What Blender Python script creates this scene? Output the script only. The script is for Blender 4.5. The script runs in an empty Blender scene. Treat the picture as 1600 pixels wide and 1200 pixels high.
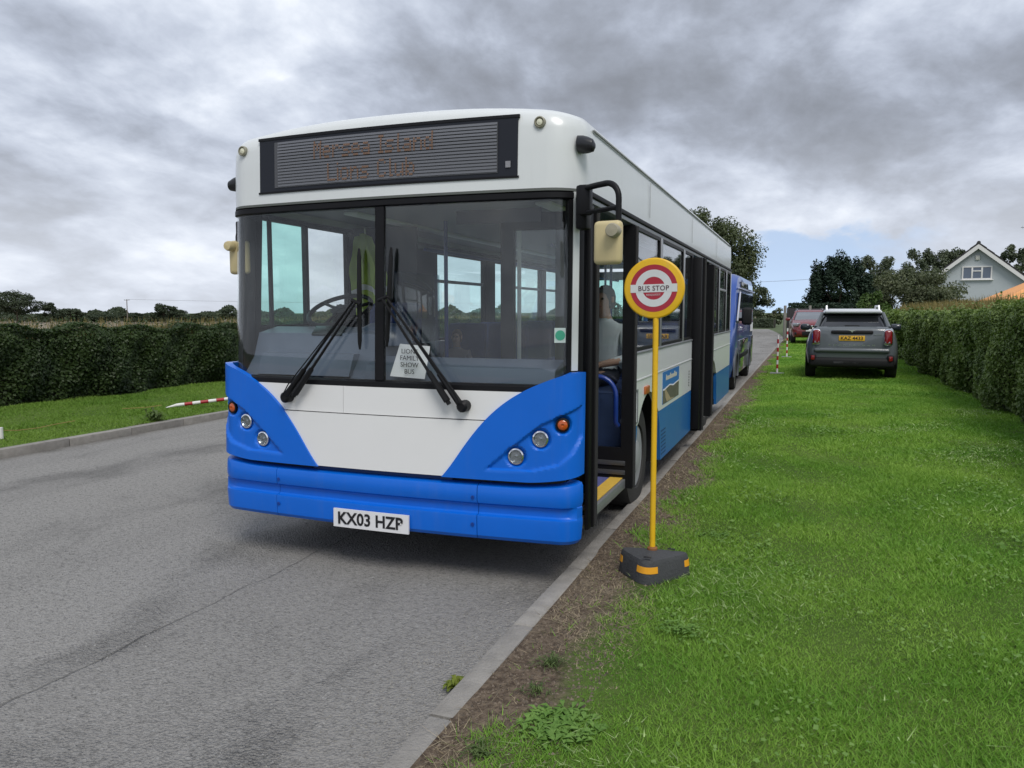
import bpy, bmesh, math, random
import numpy as np
from mathutils import Vector, Matrix
R = math.radians
random.seed(7); rng = np.random.default_rng(11)
scn = bpy.context.scene
col = scn.collection

# ------------------------------------------------------------------ camera, sky, sun, exposure
CAM_H = 1.6
cam_d = bpy.data.cameras.new('camera'); cam = bpy.data.objects.new('camera', cam_d); col.objects.link(cam)
cam_d.sensor_width = 36.0; cam_d.lens = 1210 / 1600 * 36; cam_d.clip_start = 0.05; cam_d.clip_end = 6000
cam.location = (0, 0, CAM_H); cam.rotation_euler = (R(90 - 5.288), 0, R(20.858))
scn.camera = cam
scn.view_settings.view_transform = 'Standard'; scn.view_settings.look = 'None'
scn.view_settings.exposure = 0.72; scn.view_settings.gamma = 1; scn.view_settings.use_curve_mapping = False
scn.cycles.max_bounces = 10; scn.cycles.transparent_max_bounces = 24
scn.cycles.sample_clamp_indirect = 6

SUN_EL, SUN_AZ = R(52), R(143)        # azimuth clockwise from +Y: behind the camera
sd = Vector((math.sin(SUN_AZ) * math.cos(SUN_EL), math.cos(SUN_AZ) * math.cos(SUN_EL), math.sin(SUN_EL)))
sun_d = bpy.data.lights.new('sun', 'SUN'); sun_d.energy = 1.4; sun_d.angle = R(28); sun_d.color = (1.0, 0.965, 0.91)
sun = bpy.data.objects.new('sun', sun_d); col.objects.link(sun)
sun.rotation_euler = sd.to_track_quat('Z', 'Y').to_euler(); sun.location = sd * 50

world = bpy.data.worlds.new('World'); scn.world = world; world.use_nodes = True

class NT:
    """tiny node-tree helper"""
    def __init__(s, nt):
        s.nt = nt; nt.nodes.clear()
    def n(s, typ, ins=None, **kw):
        nd = s.nt.nodes.new(typ)
        for k, v in kw.items(): setattr(nd, k, v)
        for k, v in (ins or {}).items(): s.set(nd.inputs[k], v)
        return nd
    def set(s, sock, v):
        if isinstance(v, bpy.types.NodeSocket): s.nt.links.new(v, sock)
        elif isinstance(v, bpy.types.Node): s.nt.links.new(v.outputs[0], sock)
        else:
            if isinstance(v, (tuple, list)) and len(v) == 3 and sock.type == 'RGBA': v = (*v, 1)
            sock.default_value = v
    def m(s, op, a, b=0.0, c=None, clamp=False):
        nd = s.nt.nodes.new('ShaderNodeMath'); nd.operation = op; nd.use_clamp = clamp
        s.set(nd.inputs[0], a); s.set(nd.inputs[1], b)
        if c is not None: s.set(nd.inputs[2], c)
        return nd.outputs[0]
    def mix(s, f, a, b, blend='MIX'):
        nd = s.nt.nodes.new('ShaderNodeMix'); nd.data_type = 'RGBA'; nd.blend_type = blend
        s.set(nd.inputs[0], f); s.set(nd.inputs[6], a); s.set(nd.inputs[7], b)
        return nd.outputs[2]
    def ss(s, v, lo, hi):
        nd = s.nt.nodes.new('ShaderNodeMapRange'); nd.interpolation_type = 'SMOOTHSTEP'
        s.set(nd.inputs[0], v); nd.inputs[1].default_value = lo; nd.inputs[2].default_value = hi
        nd.inputs[3].default_value = 0; nd.inputs[4].default_value = 1
        return nd.outputs[0]
    def noise(s, vec, scale, detail=3, rough=0.5, dist=0.0):
        nd = s.n('ShaderNodeTexNoise', {'Scale': scale, 'Detail': detail, 'Roughness': rough, 'Distortion': dist})
        if vec is not None: s.set(nd.inputs['Vector'], vec)
        return nd.outputs[0]
    def vmap(s, vec, scale=(1, 1, 1), loc=(0, 0, 0), rot=(0, 0, 0)):
        return s.n('ShaderNodeMapping', {'Vector': vec, 'Scale': scale, 'Location': loc, 'Rotation': rot}).outputs[0]

SKY_OFF = (-17.6414, 33.3076)
def build_sky():
    t = NT(world.node_tree)
    d = t.n('ShaderNodeTexCoord').outputs['Generated']
    sep = t.n('ShaderNodeSeparateXYZ', {0: d})
    x, y, z = sep.outputs
    zz = t.m('ADD', t.m('MAXIMUM', z, 0.0), 0.34)
    px, py = t.m('DIVIDE', x, zz), t.m('DIVIDE', y, zz)
    p = t.n('ShaderNodeCombineXYZ', {0: px, 1: py, 2: 0.3}).outputs[0]
    ox, oy = SKY_OFF
    warp = t.n('ShaderNodeTexNoise', {'Vector': t.vmap(p, (1, 1, 1), (ox, oy, 4)), 'Scale': 2.0, 'Detail': 3.0}).outputs['Color']
    pw = t.n('ShaderNodeVectorMath', {0: p, 1: t.n('ShaderNodeVectorMath', {0: warp, 1: (.16, .16, .16)}, operation='MULTIPLY').outputs[0]}, operation='ADD').outputs[0]
    big = t.noise(t.vmap(pw, (.9, .9, 1), (ox, oy, 0), (0, 0, R(-20))), 1.0, 3, 0.45)
    mid = t.noise(t.vmap(pw, (1.0, .85, 1), (ox + 4.2, oy + 2.6, 0), (0, 0, R(-20))), 2.7, 7, 0.55)
    fine = t.noise(t.vmap(pw, (1.15, .9, 1), (9.3, 1.2, 0)), 8.0, 6, 0.58)
    v = t.m('ADD', t.m('MULTIPLY', big, .44), t.m('ADD', t.m('MULTIPLY', mid, .40), t.m('MULTIPLY', fine, .16)))
    ramp = t.n('ShaderNodeValToRGB', {0: v})
    cr = ramp.color_ramp; cr.interpolation = 'B_SPLINE'
    cr.elements[0].position = 0.38; cr.elements[0].color = (0.84, 0.87, 0.92, 1)
    cr.elements[1].position = 0.64; cr.elements[1].color = (0.195, 0.21, 0.24, 1)
    e = cr.elements.new(0.435); e.color = (0.63, 0.68, 0.77, 1)
    e = cr.elements.new(0.50); e.color = (0.42, 0.465, 0.56, 1)
    e = cr.elements.new(0.56); e.color = (0.285, 0.312, 0.37, 1)
    # towards the horizon the layer is seen edge-on: paler and flatter
    low = t.ss(z, 0.24, 0.02)
    cloud = t.mix(t.m('MULTIPLY', low, 0.5), ramp.outputs[0], (0.70, 0.735, 0.80))
    # the break in the cloud low over the road end
    hx = t.m('ARCTAN2', x, y)
    az = t.m('ABSOLUTE', t.m('SUBTRACT', hx, R(-1.0)))
    gap = t.m('MULTIPLY', t.ss(t.m('ADD', az, t.m('MULTIPLY', fine, R(7.0))), R(14.0), R(6.0)), t.ss(t.m('ADD', z, t.m('ADD', t.m('MULTIPLY', fine, 0.06), t.m('MULTIPLY', mid, .05))), 0.154, 0.138))
    gap = t.m('MULTIPLY', gap, 0.9)
    up = t.n('ShaderNodeCombineXYZ', {0: x, 1: y, 2: t.m('ADD', t.m('MULTIPLY', z, 1.5), .22)}).outputs[0]
    sky = t.n('ShaderNodeTexSky', sky_type='NISHITA'); sky.sun_disc = False; t.set(sky.inputs[0], up)
    sky.sun_elevation = SUN_EL; sky.sun_rotation = SUN_AZ
    b1 = t.n('ShaderNodeBackground', {0: t.mix(.28, sky.outputs[0], (5.2, 5.8, 6.4)), 1: 0.115})
    b2 = t.n('ShaderNodeBackground', {0: cloud, 1: 0.76})
    mx = t.n('ShaderNodeMixShader', {0: gap, 1: b2.outputs[0], 2: b1.outputs[0]})
    out = t.n('ShaderNodeOutputWorld'); t.nt.links.new(mx.outputs[0], out.inputs[0])
build_sky()

# ------------------------------------------------------------------ materials
MATS = {}
def mat(name, c=(.5, .5, .5), rough=.5, metal=0., var=0., vscale=6., bump=0., bscale=40., coat=0., spec=.5, emit=None, island=0., dirt=0.):
    if name in MATS: return MATS[name]
    m = bpy.data.materials.new(name); m.use_nodes = True; t = NT(m.node_tree)
    bs = t.n('ShaderNodeBsdfPrincipled', {'Roughness': rough, 'Metallic': metal, 'Coat Weight': coat, 'Specular IOR Level': spec})
    bs.inputs['Coat Roughness'].default_value = .06
    pos = t.n('ShaderNodeNewGeometry')
    cc = None
    if var > 0:
        nz = t.noise(pos.outputs['Position'], vscale, 4, .6)
        k = t.m('MULTIPLY_ADD', t.m('SUBTRACT', nz, .5), 2 * var, 1.0)
        cc = t.mix(1.0, c, t.n('ShaderNodeCombineColor', {0: k, 1: k, 2: k}).outputs[0], 'MULTIPLY')
    if island > 0:
        k = t.m('MULTIPLY_ADD', t.m('SUBTRACT', pos.outputs['Random Per Island'], .5), 2 * island, 1.0)
        cc = t.mix(1.0, cc if cc is not None else c, t.n('ShaderNodeCombineColor', {0: k, 1: k, 2: k}).outputs[0], 'MULTIPLY')
    if dirt > 0:
        st = t.noise(t.vmap(pos.outputs['Position'], (9, 9, .7)), 1.6, 5, .65)
        base = cc if cc is not None else c
        cc = t.mix(t.m('MULTIPLY', t.ss(st, .5, .78), dirt), base, (.24, .23, .2))
    t.set(bs.inputs['Base Color'], cc if cc is not None else c)
    if bump > 0:
        bz = t.noise(pos.outputs['Position'], bscale, 4, .6)
        b = t.n('ShaderNodeBump', {'Strength': bump, 'Distance': .01, 'Height': bz}); t.set(bs.inputs['Normal'], b.outputs[0])
    if emit: 
        bs.inputs['Emission Color'].default_value = (*emit[:3], 1); bs.inputs['Emission Strength'].default_value = emit[3]
    o = t.n('ShaderNodeOutputMaterial'); t.nt.links.new(bs.outputs[0], o.inputs[0])
    MATS[name] = m
    return m

def glass(name, tint=(.8, .86, .86), refl=1.0, smear=0.):
    if name in MATS: return MATS[name]
    m = bpy.data.materials.new(name); m.use_nodes = True; t = NT(m.node_tree)
    tr = t.n('ShaderNodeBsdfTransparent', {0: tint}); gl = t.n('ShaderNodeBsdfGlossy', {0: (1, 1, 1), 'Roughness': .015})
    fc = t.n('ShaderNodeLayerWeight', {0: .5}).outputs['Facing']
    f = t.m('MULTIPLY', t.m('MULTIPLY_ADD', t.m('POWER', fc, 5.0), .95, .045), refl, clamp=True)
    mx = t.n('ShaderNodeMixShader', {0: f, 1: tr.outputs[0], 2: gl.outputs[0]})
    last = mx
    if smear > 0:
        g = t.n('ShaderNodeNewGeometry')
        nz = t.noise(t.vmap(g.outputs['Position'], (5, 5, .8)), 1.4, 5, .6, .4)
        df = t.n('ShaderNodeBsdfDiffuse', {0: (.55, .58, .6)})
        last = t.n('ShaderNodeMixShader', {0: t.m('MULTIPLY', t.ss(nz, .45, .8), smear), 1: mx.outputs[0], 2: df.outputs[0]})
    o = t.n('ShaderNodeOutputMaterial'); t.nt.links.new(last.outputs[0], o.inputs[0])
    MATS[name] = m
    return m

def foliage(name, c1, c2, hue_scale=.8, trans=.35, rough=.6, spec=.3):
    if name in MATS: return MATS[name]
    m = bpy.data.materials.new(name); m.use_nodes = True; t = NT(m.node_tree)
    g = t.n('ShaderNodeNewGeometry')
    nz = t.noise(g.outputs['Position'], hue_scale, 3, .6)
    k = t.m('ADD', t.m('MULTIPLY', t.ss(nz, .3, .7), .6), t.m('MULTIPLY', g.outputs['Random Per Island'], .4))
    c = t.mix(k, c1, c2)
    bs = t.n('ShaderNodeBsdfPrincipled', {'Base Color': c, 'Roughness': rough, 'Specular IOR Level': spec})
    tr = t.n('ShaderNodeBsdfTranslucent', {0: t.mix(1.0, c, (1.0, 1.15, .6), 'MULTIPLY')})
    mx = t.n('ShaderNodeMixShader', {0: trans, 1: bs.outputs[0], 2: tr.outputs[0]})
    o = t.n('ShaderNodeOutputMaterial'); t.nt.links.new(mx.outputs[0], o.inputs[0])
    MATS[name] = m
    return m

def tarmac():
    m = bpy.data.materials.new('tarmac'); m.use_nodes = True; t = NT(m.node_tree)
    g = t.n('ShaderNodeNewGeometry'); P = g.outputs['Position']
    sx = t.n('ShaderNodeSeparateXYZ', {0: P}).outputs
    wob = t.noise(t.vmap(P, (1, .25, 1)), 1.0, 2)
    lane = t.noise(t.vmap(P, (1.5, .07, 1), (0, 0, 2)), 1.0, 4, .55, .3)
    patch = t.noise(t.vmap(P, (1, .6, 1)), 1.3, 5, .6, .5)
    agg = t.n('ShaderNodeTexVoronoi', {'Vector': P, 'Scale': 80.0})
    agg2 = t.m('ADD', t.m('MULTIPLY', t.noise(P, 85, 3, .7), .4), t.m('MULTIPLY', t.noise(P, 30, 4, .7), .6))
    c = t.mix(t.ss(lane, .35, .65), (.262, .254, .241), (.298, .289, .274))
    rough_zone = t.ss(patch, .47, .72)
    c = t.mix(t.m('MULTIPLY', rough_zone, .16), c, (.175, .172, .166))
    c = t.mix(t.m('MULTIPLY', t.ss(agg2, .48, .60), .58), c, (.105, .102, .098))
    spk = t.ss(agg.outputs['Color'], .78, .95)
    c = t.mix(t.m('MULTIPLY', spk, .45), c, (.42, .415, .40))
    # a long joint in the surfacing
    jx = t.m('ADD', sx[0], t.m('MULTIPLY', t.m('SUBTRACT', t.noise(t.vmap(P, (0, 2.2, 0)), 1.0, 5, .65), .5), .14))
    jd = t.m('ABSOLUTE', t.m('ADD', jx, 3.02))
    jw = t.noise(t.vmap(P, (0, 3, 0)), 1.5, 4, .7)
    crack = t.m('MULTIPLY', t.ss(jd, .009, .002), t.ss(jw, .3, .52))
    c = t.mix(t.m('MULTIPLY', crack, .42), c, (.05, .05, .05))
    # grit and washed soil in the right-hand gutter
    gut = t.m('MULTIPLY', t.ss(sx[0], -2.0, -1.3), t.ss(patch, .3, .65))
    c = t.mix(t.m('MULTIPLY', gut, .45), c, (.25, .235, .215))
    gut2 = t.m('MULTIPLY', t.ss(sx[0], -7.9, -8.3), t.ss(patch, .35, .6))
    c = t.mix(t.m('MULTIPLY', gut2, .5), c, (.11, .10, .085))
    h = t.m('ADD', t.m('MULTIPLY', agg.outputs['Distance'], .8), t.m('ADD', t.m('MULTIPLY', agg2, 1.4), t.m('MULTIPLY', crack, -2.5)))
    b = t.n('ShaderNodeBump', {'Strength': t.m('MULTIPLY_ADD', rough_zone, .4, .6), 'Distance': .03, 'Height': h})
    bs = t.n('ShaderNodeBsdfPrincipled', {'Base Color': c, 'Roughness': .82, 'Specular IOR Level': .3, 'Normal': b.outputs[0]})
    o = t.n('ShaderNodeOutputMaterial'); t.nt.links.new(bs.outputs[0], o.inputs[0])
    return m

def lawn_soil(name, kerb_x, sign):
    """earth beside the kerb turning to turf; sign = direction away from the kerb"""
    m = bpy.data.materials.new(name); m.use_nodes = True; t = NT(m.node_tree)
    P = t.n('ShaderNodeNewGeometry').outputs['Position']
    sx = t.n('ShaderNodeSeparateXYZ', {0: P}).outputs
    d = t.m('MULTIPLY', t.m('SUBTRACT', sx[0], kerb_x), sign)
    n1 = t.noise(t.vmap(P, (1, .8, 1)), 2.3, 5, .6)
    edge = t.m('ADD', d, t.m('MULTIPLY', t.m('SUBTRACT', n1, .5), .55))
    turf = t.ss(edge, .22, .42)
    n2 = t.noise(P, 28, 5, .7); n3 = t.noise(P, 3.2, 4, .6)
    soil = t.mix(t.ss(n2, .35, .65), (.075, .055, .040), (.185, .143, .103))
    soil = t.mix(t.m('MULTIPLY', t.ss(n3, .5, .72), .6), soil, (.235, .195, .14))
    n4 = t.noise(P, .55, 4, .6)
    green = t.mix(t.ss(n4, .35, .65), (.07, .125, .022), (.12, .18, .04))
    green = t.mix(t.m('MULTIPLY', t.ss(n2, .5, .75), .5), green, (.03, .045, .014))
    c = t.mix(turf, soil, green)
    b = t.n('ShaderNodeBump', {'Strength': .9, 'Distance': .03, 'Height': n2})
    bs = t.n('ShaderNodeBsdfPrincipled', {'Base Color': c, 'Roughness': .95, 'Specular IOR Level': .15, 'Normal': b.outputs[0]})
    o = t.n('ShaderNodeOutputMaterial'); t.nt.links.new(bs.outputs[0], o.inputs[0])
    return m

BLUE = mat('bright_blue_paint', (.001, .124, .60), .38, var=.07, vscale=5, coat=.10, spec=.35, dirt=.06)
BLUE2 = mat('skirt_blue_paint', (.008, .135, .44), .38, var=.08, vscale=2.5, coat=.2, dirt=.10)
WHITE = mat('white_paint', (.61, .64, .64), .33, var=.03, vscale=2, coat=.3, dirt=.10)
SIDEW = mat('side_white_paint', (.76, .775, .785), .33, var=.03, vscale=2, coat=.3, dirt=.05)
WHITE2 = mat('white_bonnet_paint', (.74, .74, .73), .40, var=.025, vscale=3, coat=.1)
BLACK = mat('black_trim', (.0065, .0065, .008), .5, var=.2, vscale=9, spec=.22)
RUBBER = mat('black_rubber', (.022, .022, .023), .75, bump=.15, bscale=60)
TYRE = mat('tyre_rubber', (.028, .027, .026), .85, var=.3, vscale=12, bump=.3, bscale=70)
DARKIN = mat('dark_interior', (.018, .019, .023), .6, var=.15)
GREYIN = mat('grey_interior', (.20, .215, .23), .55, var=.08)
DASH = mat('dash_plastic', (.085, .108, .15), .5, var=.12, vscale=7)
STEEL = mat('brushed_steel', (.55, .56, .58), .32, 1.0, var=.1)
CHROME = mat('chrome', (.8, .81, .83), .1, 1.0)
GREYMETAL = mat('dull_aluminium', (.33, .34, .36), .45, .6, var=.12)
YELLOW = mat('yellow_paint', (.76, .45, .012), .42, var=.10, vscale=24, dirt=.22)
YSTEP = mat('yellow_step_edge', (.72, .46, .07), .6, var=.15, vscale=20)
FLOORB = mat('blue_floor_vinyl', (.12, .13, .32), .55, var=.1)
SEATB = mat('blue_seat_moquette', (.02, .04, .16), .9, var=.35, vscale=30)
BLUERAIL = mat('blue_handrail', (.008, .035, .22), .35, coat=.3)
LAMPGLASS = mat('lamp_glass', (.34, .355, .37), .15, .7, var=.4, vscale=60)
AMBER = mat('amber_lens', (.46, .085, .012), .22, coat=.6, var=.15, vscale=50)
REDLENS = mat('red_lens', (.19, .007, .009), .2, coat=.6, var=.2, vscale=25)
CREAM = mat('cream_mirror_shell', (.55, .46, .25), .5, var=.1, vscale=14, dirt=.2)
PLATEW = mat('white_plate', (.72, .72, .73), .35)
PLATEY = mat('yellow_plate', (.70, .40, .03), .35)
INK = mat('black_ink', (.01, .01, .012), .5)
PAPER = mat('white_paper', (.78, .78, .79), .7)
GLASS = glass('clear_glass', (.94, .965, .96), 1.0)
WSCREEN = glass('windscreen_glass', (.965, .98, .978), .75, .014)
TINT = glass('green_tinted_glass', (.72, .945, .89), .9)
PALETINT = glass('pale_tinted_glass', (.86, .975, .965), .9)
DKGLASS = glass('smoked_glass', (.20, .25, .27), 1.5)
BARK = mat('bark', (.09, .07, .052), .9, var=.3, bump=.6, bscale=20)
CONC = mat('kerb_concrete', (.25, .236, .216), .9, var=.42, vscale=11, bump=.9, bscale=70, island=.15, dirt=.35)
REDP = mat('red_paint', (.36, .018, .028), .45, var=.1, vscale=20)
WHITEP = mat('white_pole_paint', (.72, .71, .69), .5, var=.08, vscale=20)

# ------------------------------------------------------------------ mesh helpers
class MB:
    def __init__(s): s.v = []; s.f = []; s.mi = []
    def add(s, vs, fs, mi=0):
        o = len(s.v); s.v += [tuple(p) for p in vs]; s.f += [tuple(i + o for i in f) for f in fs]; s.mi += [mi] * len(fs)
        return s
    def box(s, c, size, bev=0.0, rot=None, seg=2):
        bm = bmesh.new(); bmesh.ops.create_cube(bm, size=1.0)
        for v in bm.verts: v.co = Vector((v.co.x * size[0], v.co.y * size[1], v.co.z * size[2]))
        if bev > 0: bmesh.ops.bevel(bm, geom=list(bm.edges), offset=bev, segments=seg, profile=.5, affect='EDGES', clamp_overlap=True)
        if rot is not None: bmesh.ops.rotate(bm, verts=bm.verts, matrix=rot, cent=(0, 0, 0))
        bm.verts.index_update()
        s.add([v.co + Vector(c) for v in bm.verts], [[v.index for v in f.verts] for f in bm.faces]); bm.free()
        return s
    def span(s, a, b, bev=0.0):
        return s.box([(a[i] + b[i]) / 2 for i in range(3)], [abs(b[i] - a[i]) for i in range(3)], bev)
    def tube(s, pts, r, n=8, caps=True):
        pts = [Vector(p) for p in pts]; rs = r if isinstance(r, (list, tuple)) else [r] * len(pts)
        o = len(s.v); up = None
        for i, p in enumerate(pts):
            t = (pts[min(i + 1, len(pts) - 1)] - pts[max(i - 1, 0)]).normalized()
            if up is None: up = t.orthogonal().normalized()
            up = (up - t * up.dot(t)); up = up.normalized() if up.length > 1e-6 else t.orthogonal().normalized()
            sd_ = t.cross(up)
            for k in range(n):
                a = 2 * math.pi * k / n; s.v.append(tuple(p + (up * math.cos(a) + sd_ * math.sin(a)) * rs[i]))
        for i in range(len(pts) - 1):
            for k in range(n):
                k2 = (k + 1) % n; s.f.append((o + i * n + k, o + i * n + k2, o + (i + 1) * n + k2, o + (i + 1) * n + k)); s.mi.append(0)
        if caps:
            s.f.append(tuple(o + k for k in range(n))[::-1]); s.mi.append(0)
            e = o + (len(pts) - 1) * n; s.f.append(tuple(e + k for k in range(n))); s.mi.append(0)
        return s
    def lathe(s, prof, c=(0, 0, 0), axis='z', n=20, closed=False):
        """prof: (radius, height) list, revolved about the axis through c"""
        o = len(s.v)
        for (r, h) in prof:
            for k in range(n):
                a = 2 * math.pi * k / n; u, w = r * math.cos(a), r * math.sin(a)
                p = {'z': (u, w, h), 'y': (u, h, w), 'x': (h, u, w)}[axis]
                s.v.append(tuple(c[i] + p[i] for i in range(3)))
        m = len(prof)
        for i in range(m - 1 + (1 if closed else 0)):
            j = (i + 1) % m
            for k in range(n):
                k2 = (k + 1) % n; s.f.append((o + i * n + k, o + i * n + k2, o + j * n + k2, o + j * n + k)); s.mi.append(0)
        if not closed:
            for i in (0, m - 1):
                if prof[i][0] > 1e-5: s.f.append(tuple(o + i * n + k for k in range(n))); s.mi.append(0)
        return s
    def grid(s, P, closed_u=False):
        """P: rows of points"""
        o = len(s.v); nr, nc = len(P), len(P[0])
        for row in P: s.v += [tuple(p) for p in row]
        for i in range(nr - 1):
            for j in range(nc - (0 if closed_u else 1)):
                j2 = (j + 1) % nc
                s.f.append((o + i * nc + j, o + i * nc + j2, o + (i + 1) * nc + j2, o + (i + 1) * nc + j)); s.mi.append(0)
        return s
    def slab(s, A, B):
        """two grids of the same size (front, back) joined into a closed slab"""
        o = len(s.v); nr, nc = len(A), len(A[0]); N = nr * nc
        for G in (A, B):
            for row in G: s.v += [tuple(p) for p in row]
        q = lambda b, i, j: o + b * N + i * nc + j
        for i in range(nr - 1):
            for j in range(nc - 1):
                s.f.append((q(0, i, j), q(0, i, j + 1), q(0, i + 1, j + 1), q(0, i + 1, j)))
                s.f.append((q(1, i, j), q(1, i + 1, j), q(1, i + 1, j + 1), q(1, i, j + 1)))
        for i in range(nr - 1):
            for j in (0, nc - 1): s.f.append((q(0, i, j), q(0, i + 1, j), q(1, i + 1, j), q(1, i, j)))
        for j in range(nc - 1):
            for i in (0, nr - 1): s.f.append((q(0, i, j), q(1, i, j), q(1, i, j + 1), q(0, i, j + 1)))
        s.mi += [0] * (len(s.f) - len(s.mi))
        return s
    def prism(s, poly, ax, a, b):
        """polygon in the two axes other than ax, extruded a..b along ax"""
        o = len(s.v); n = len(poly)
        for h in (a, b):
            for (u, w) in poly:
                s.v.append({'x': (h, u, w), 'y': (u, h, w), 'z': (u, w, h)}[ax])
        s.f.append(tuple(o + i for i in range(n))); s.f.append(tuple(o + n + i for i in range(n))[::-1])
        for i in range(n):
            j = (i + 1) % n; s.f.append((o + i, o + j, o + n + j, o + n + i))
        s.mi += [0] * (len(s.f) - len(s.mi))
        return s
    def ring(s, ax, h0, h1, o4, i4):
        """rectangular ring: o4/i4 = (u0,u1,w0,w1) outer and inner; extruded h0..h1 along ax"""
        o = len(s.v)
        rect = lambda r: [(r[0], r[2]), (r[1], r[2]), (r[1], r[3]), (r[0], r[3])]
        for h in (h0, h1):
            for r in (o4, i4):
                for (u, w) in rect(r): s.v.append({'x': (h, u, w), 'y': (u, h, w), 'z': (u, w, h)}[ax])
        for k in range(4):
            k2 = (k + 1) % 4
            s.f += [(o + k, o + k2, o + 4 + k2, o + 4 + k), (o + 8 + k, o + 12 + k, o + 12 + k2, o + 8 + k2),
                    (o + k, o + 8 + k, o + 8 + k2, o + k2), (o + 4 + k, o + 4 + k2, o + 12 + k2, o + 12 + k)]
        s.mi += [0] * (len(s.f) - len(s.mi))
        return s
    def mesh(s, name, ang=38):
        me = bpy.data.meshes.new(name); me.from_pydata(s.v, [], s.f)
        if any(s.mi): me.polygons.foreach_set('material_index', s.mi)
        bm = bmesh.new(); bm.from_mesh(me); bmesh.ops.recalc_face_normals(bm, faces=bm.faces); bm.to_mesh(me); bm.free()
        me.polygons.foreach_set('use_smooth', [True] * len(me.polygons)); me.set_sharp_from_angle(angle=R(ang)); me.update()
        return me

def origin(o):
    p = Vector((0, 0, 0))
    while o is not None: p = p + o.location; o = o.parent
    return p
def put(name, me, mats, parent=None, world=True):
    if not isinstance(mats, (list, tuple)): mats = [mats]
    o = bpy.data.objects.new(name, me); col.objects.link(o)
    if not len(me.materials):
        for m in mats: me.materials.append(m)
    if parent is not None:
        o.parent = parent
        if world:
            off = origin(parent); me.transform(Matrix.Translation(-off))
    return o
def part(name, mb, m, parent=None, world=True, ang=38):
    return put(name, mb.mesh(name, ang), m, parent, world)
def tag(o, label, cat, group=None, kind=None):
    if label: o['label'] = label
    if cat: o['category'] = cat
    if group: o['group'] = group
    if kind: o['kind'] = kind
    return o
def thing(name, loc, label, cat, group=None, rz=0.0):
    o = bpy.data.objects.new(name, None); col.objects.link(o); o.location = loc; o.rotation_euler.z = rz
    o.empty_display_size = .2
    return tag(o, label, cat, group)
def structure(name, mb, m):
    o = part(name, mb, m); o['kind'] = 'structure'; return o
def copy_tree(o, parent=None):
    c = o.copy(); col.objects.link(c)
    if parent is not None: c.parent = parent
    for ch in list(o.children): copy_tree(ch, c)
    return c
def fast_mesh(name, verts, faces_n, corners, smooth=False):
    """big meshes from numpy: verts (n,3), corner index array, verts per face"""
    me = bpy.data.meshes.new(name)
    nf = len(corners) // faces_n
    me.vertices.add(len(verts)); me.vertices.foreach_set('co', np.ascontiguousarray(verts, dtype=np.float32).ravel())
    me.loops.add(len(corners)); me.loops.foreach_set('vertex_index', np.ascontiguousarray(corners, dtype=np.int32))
    me.polygons.add(nf); me.polygons.foreach_set('loop_start', np.arange(0, nf * faces_n, faces_n, dtype=np.int32))
    me.update(calc_edges=True)
    if smooth: me.polygons.foreach_set('use_smooth', [True] * nf)
    return me
FONT_CACHE = {}
def text_mesh(txt, height, M, depth=.002, shear=0., width=None, spacing=1.0, bold=0.):
    """lettering centred on the origin of M (local x right, y up, z out); cap height = height"""
    cu = bpy.data.curves.new('t', 'FONT'); cu.body = txt; cu.align_x = 'CENTER'; cu.align_y = 'CENTER'; cu.extrude = .0005; cu.shear = shear
    cu.resolution_u = 3; cu.space_character = spacing; cu.offset = bold
    ob = bpy.data.objects.new('t', cu); col.objects.link(ob)
    dg = bpy.context.evaluated_depsgraph_get(); ev = ob.evaluated_get(dg)
    me = bpy.data.meshes.new_from_object(ev, depsgraph=dg)
    bpy.data.objects.remove(ob); bpy.data.curves.remove(cu)
    co = np.empty(len(me.vertices) * 3); me.vertices.foreach_get('co', co); co = co.reshape(-1, 3)
    lo, hi = co.min(0), co.max(0)
    lines = txt.count('\n') + 1
    k = height / (hi[1] - lo[1]); kx = k if width is None else width / (hi[0] - lo[0])
    co[:, 0] = (co[:, 0] - (lo[0] + hi[0]) / 2) * kx; co[:, 1] = (co[:, 1] - (lo[1] + hi[1]) / 2) * k
    co[:, 2] = np.where(co[:, 2] > 0, depth, 0)
    me.vertices.foreach_set('co', co.ravel()); me.materials.clear(); me.transform(M); me.update()
    return me
def frame_at(p, xdir, ydir):
    x = Vector(xdir).normalized(); y = Vector(ydir).normalized(); z = x.cross(y).normalized(); y = z.cross(x)
    return Matrix(((x.x, y.x, z.x, p[0]), (x.y, y.y, z.y, p[1]), (x.z, y.z, z.z, p[2]), (0, 0, 0, 1)))

def leaf_cloud(name, P, N, size, aspect=.6, jitter=.8, fold=.25):
    """diamond leaves at P facing roughly N; one mesh of quads"""
    n = len(P)
    d = N + rng.normal(0, jitter, (n, 3)); d /= np.linalg.norm(d, axis=1)[:, None] + 1e-9
    a = rng.normal(0, 1, (n, 3)); u = np.cross(d, a); u /= np.linalg.norm(u, axis=1)[:, None] + 1e-9
    w = np.cross(d, u)
    L = (size * rng.uniform(.65, 1.3, n))[:, None]
    V = np.empty((n, 4, 3))
    V[:, 0] = P - u * L * .5; V[:, 2] = P + u * L * .5
    V[:, 1] = P - w * L * .5 * aspect + d * L * fold * .5; V[:, 3] = P + w * L * .5 * aspect + d * L * fold * .5
    return fast_mesh(name, V.reshape(-1, 3), 4, np.arange(n * 4))

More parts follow.
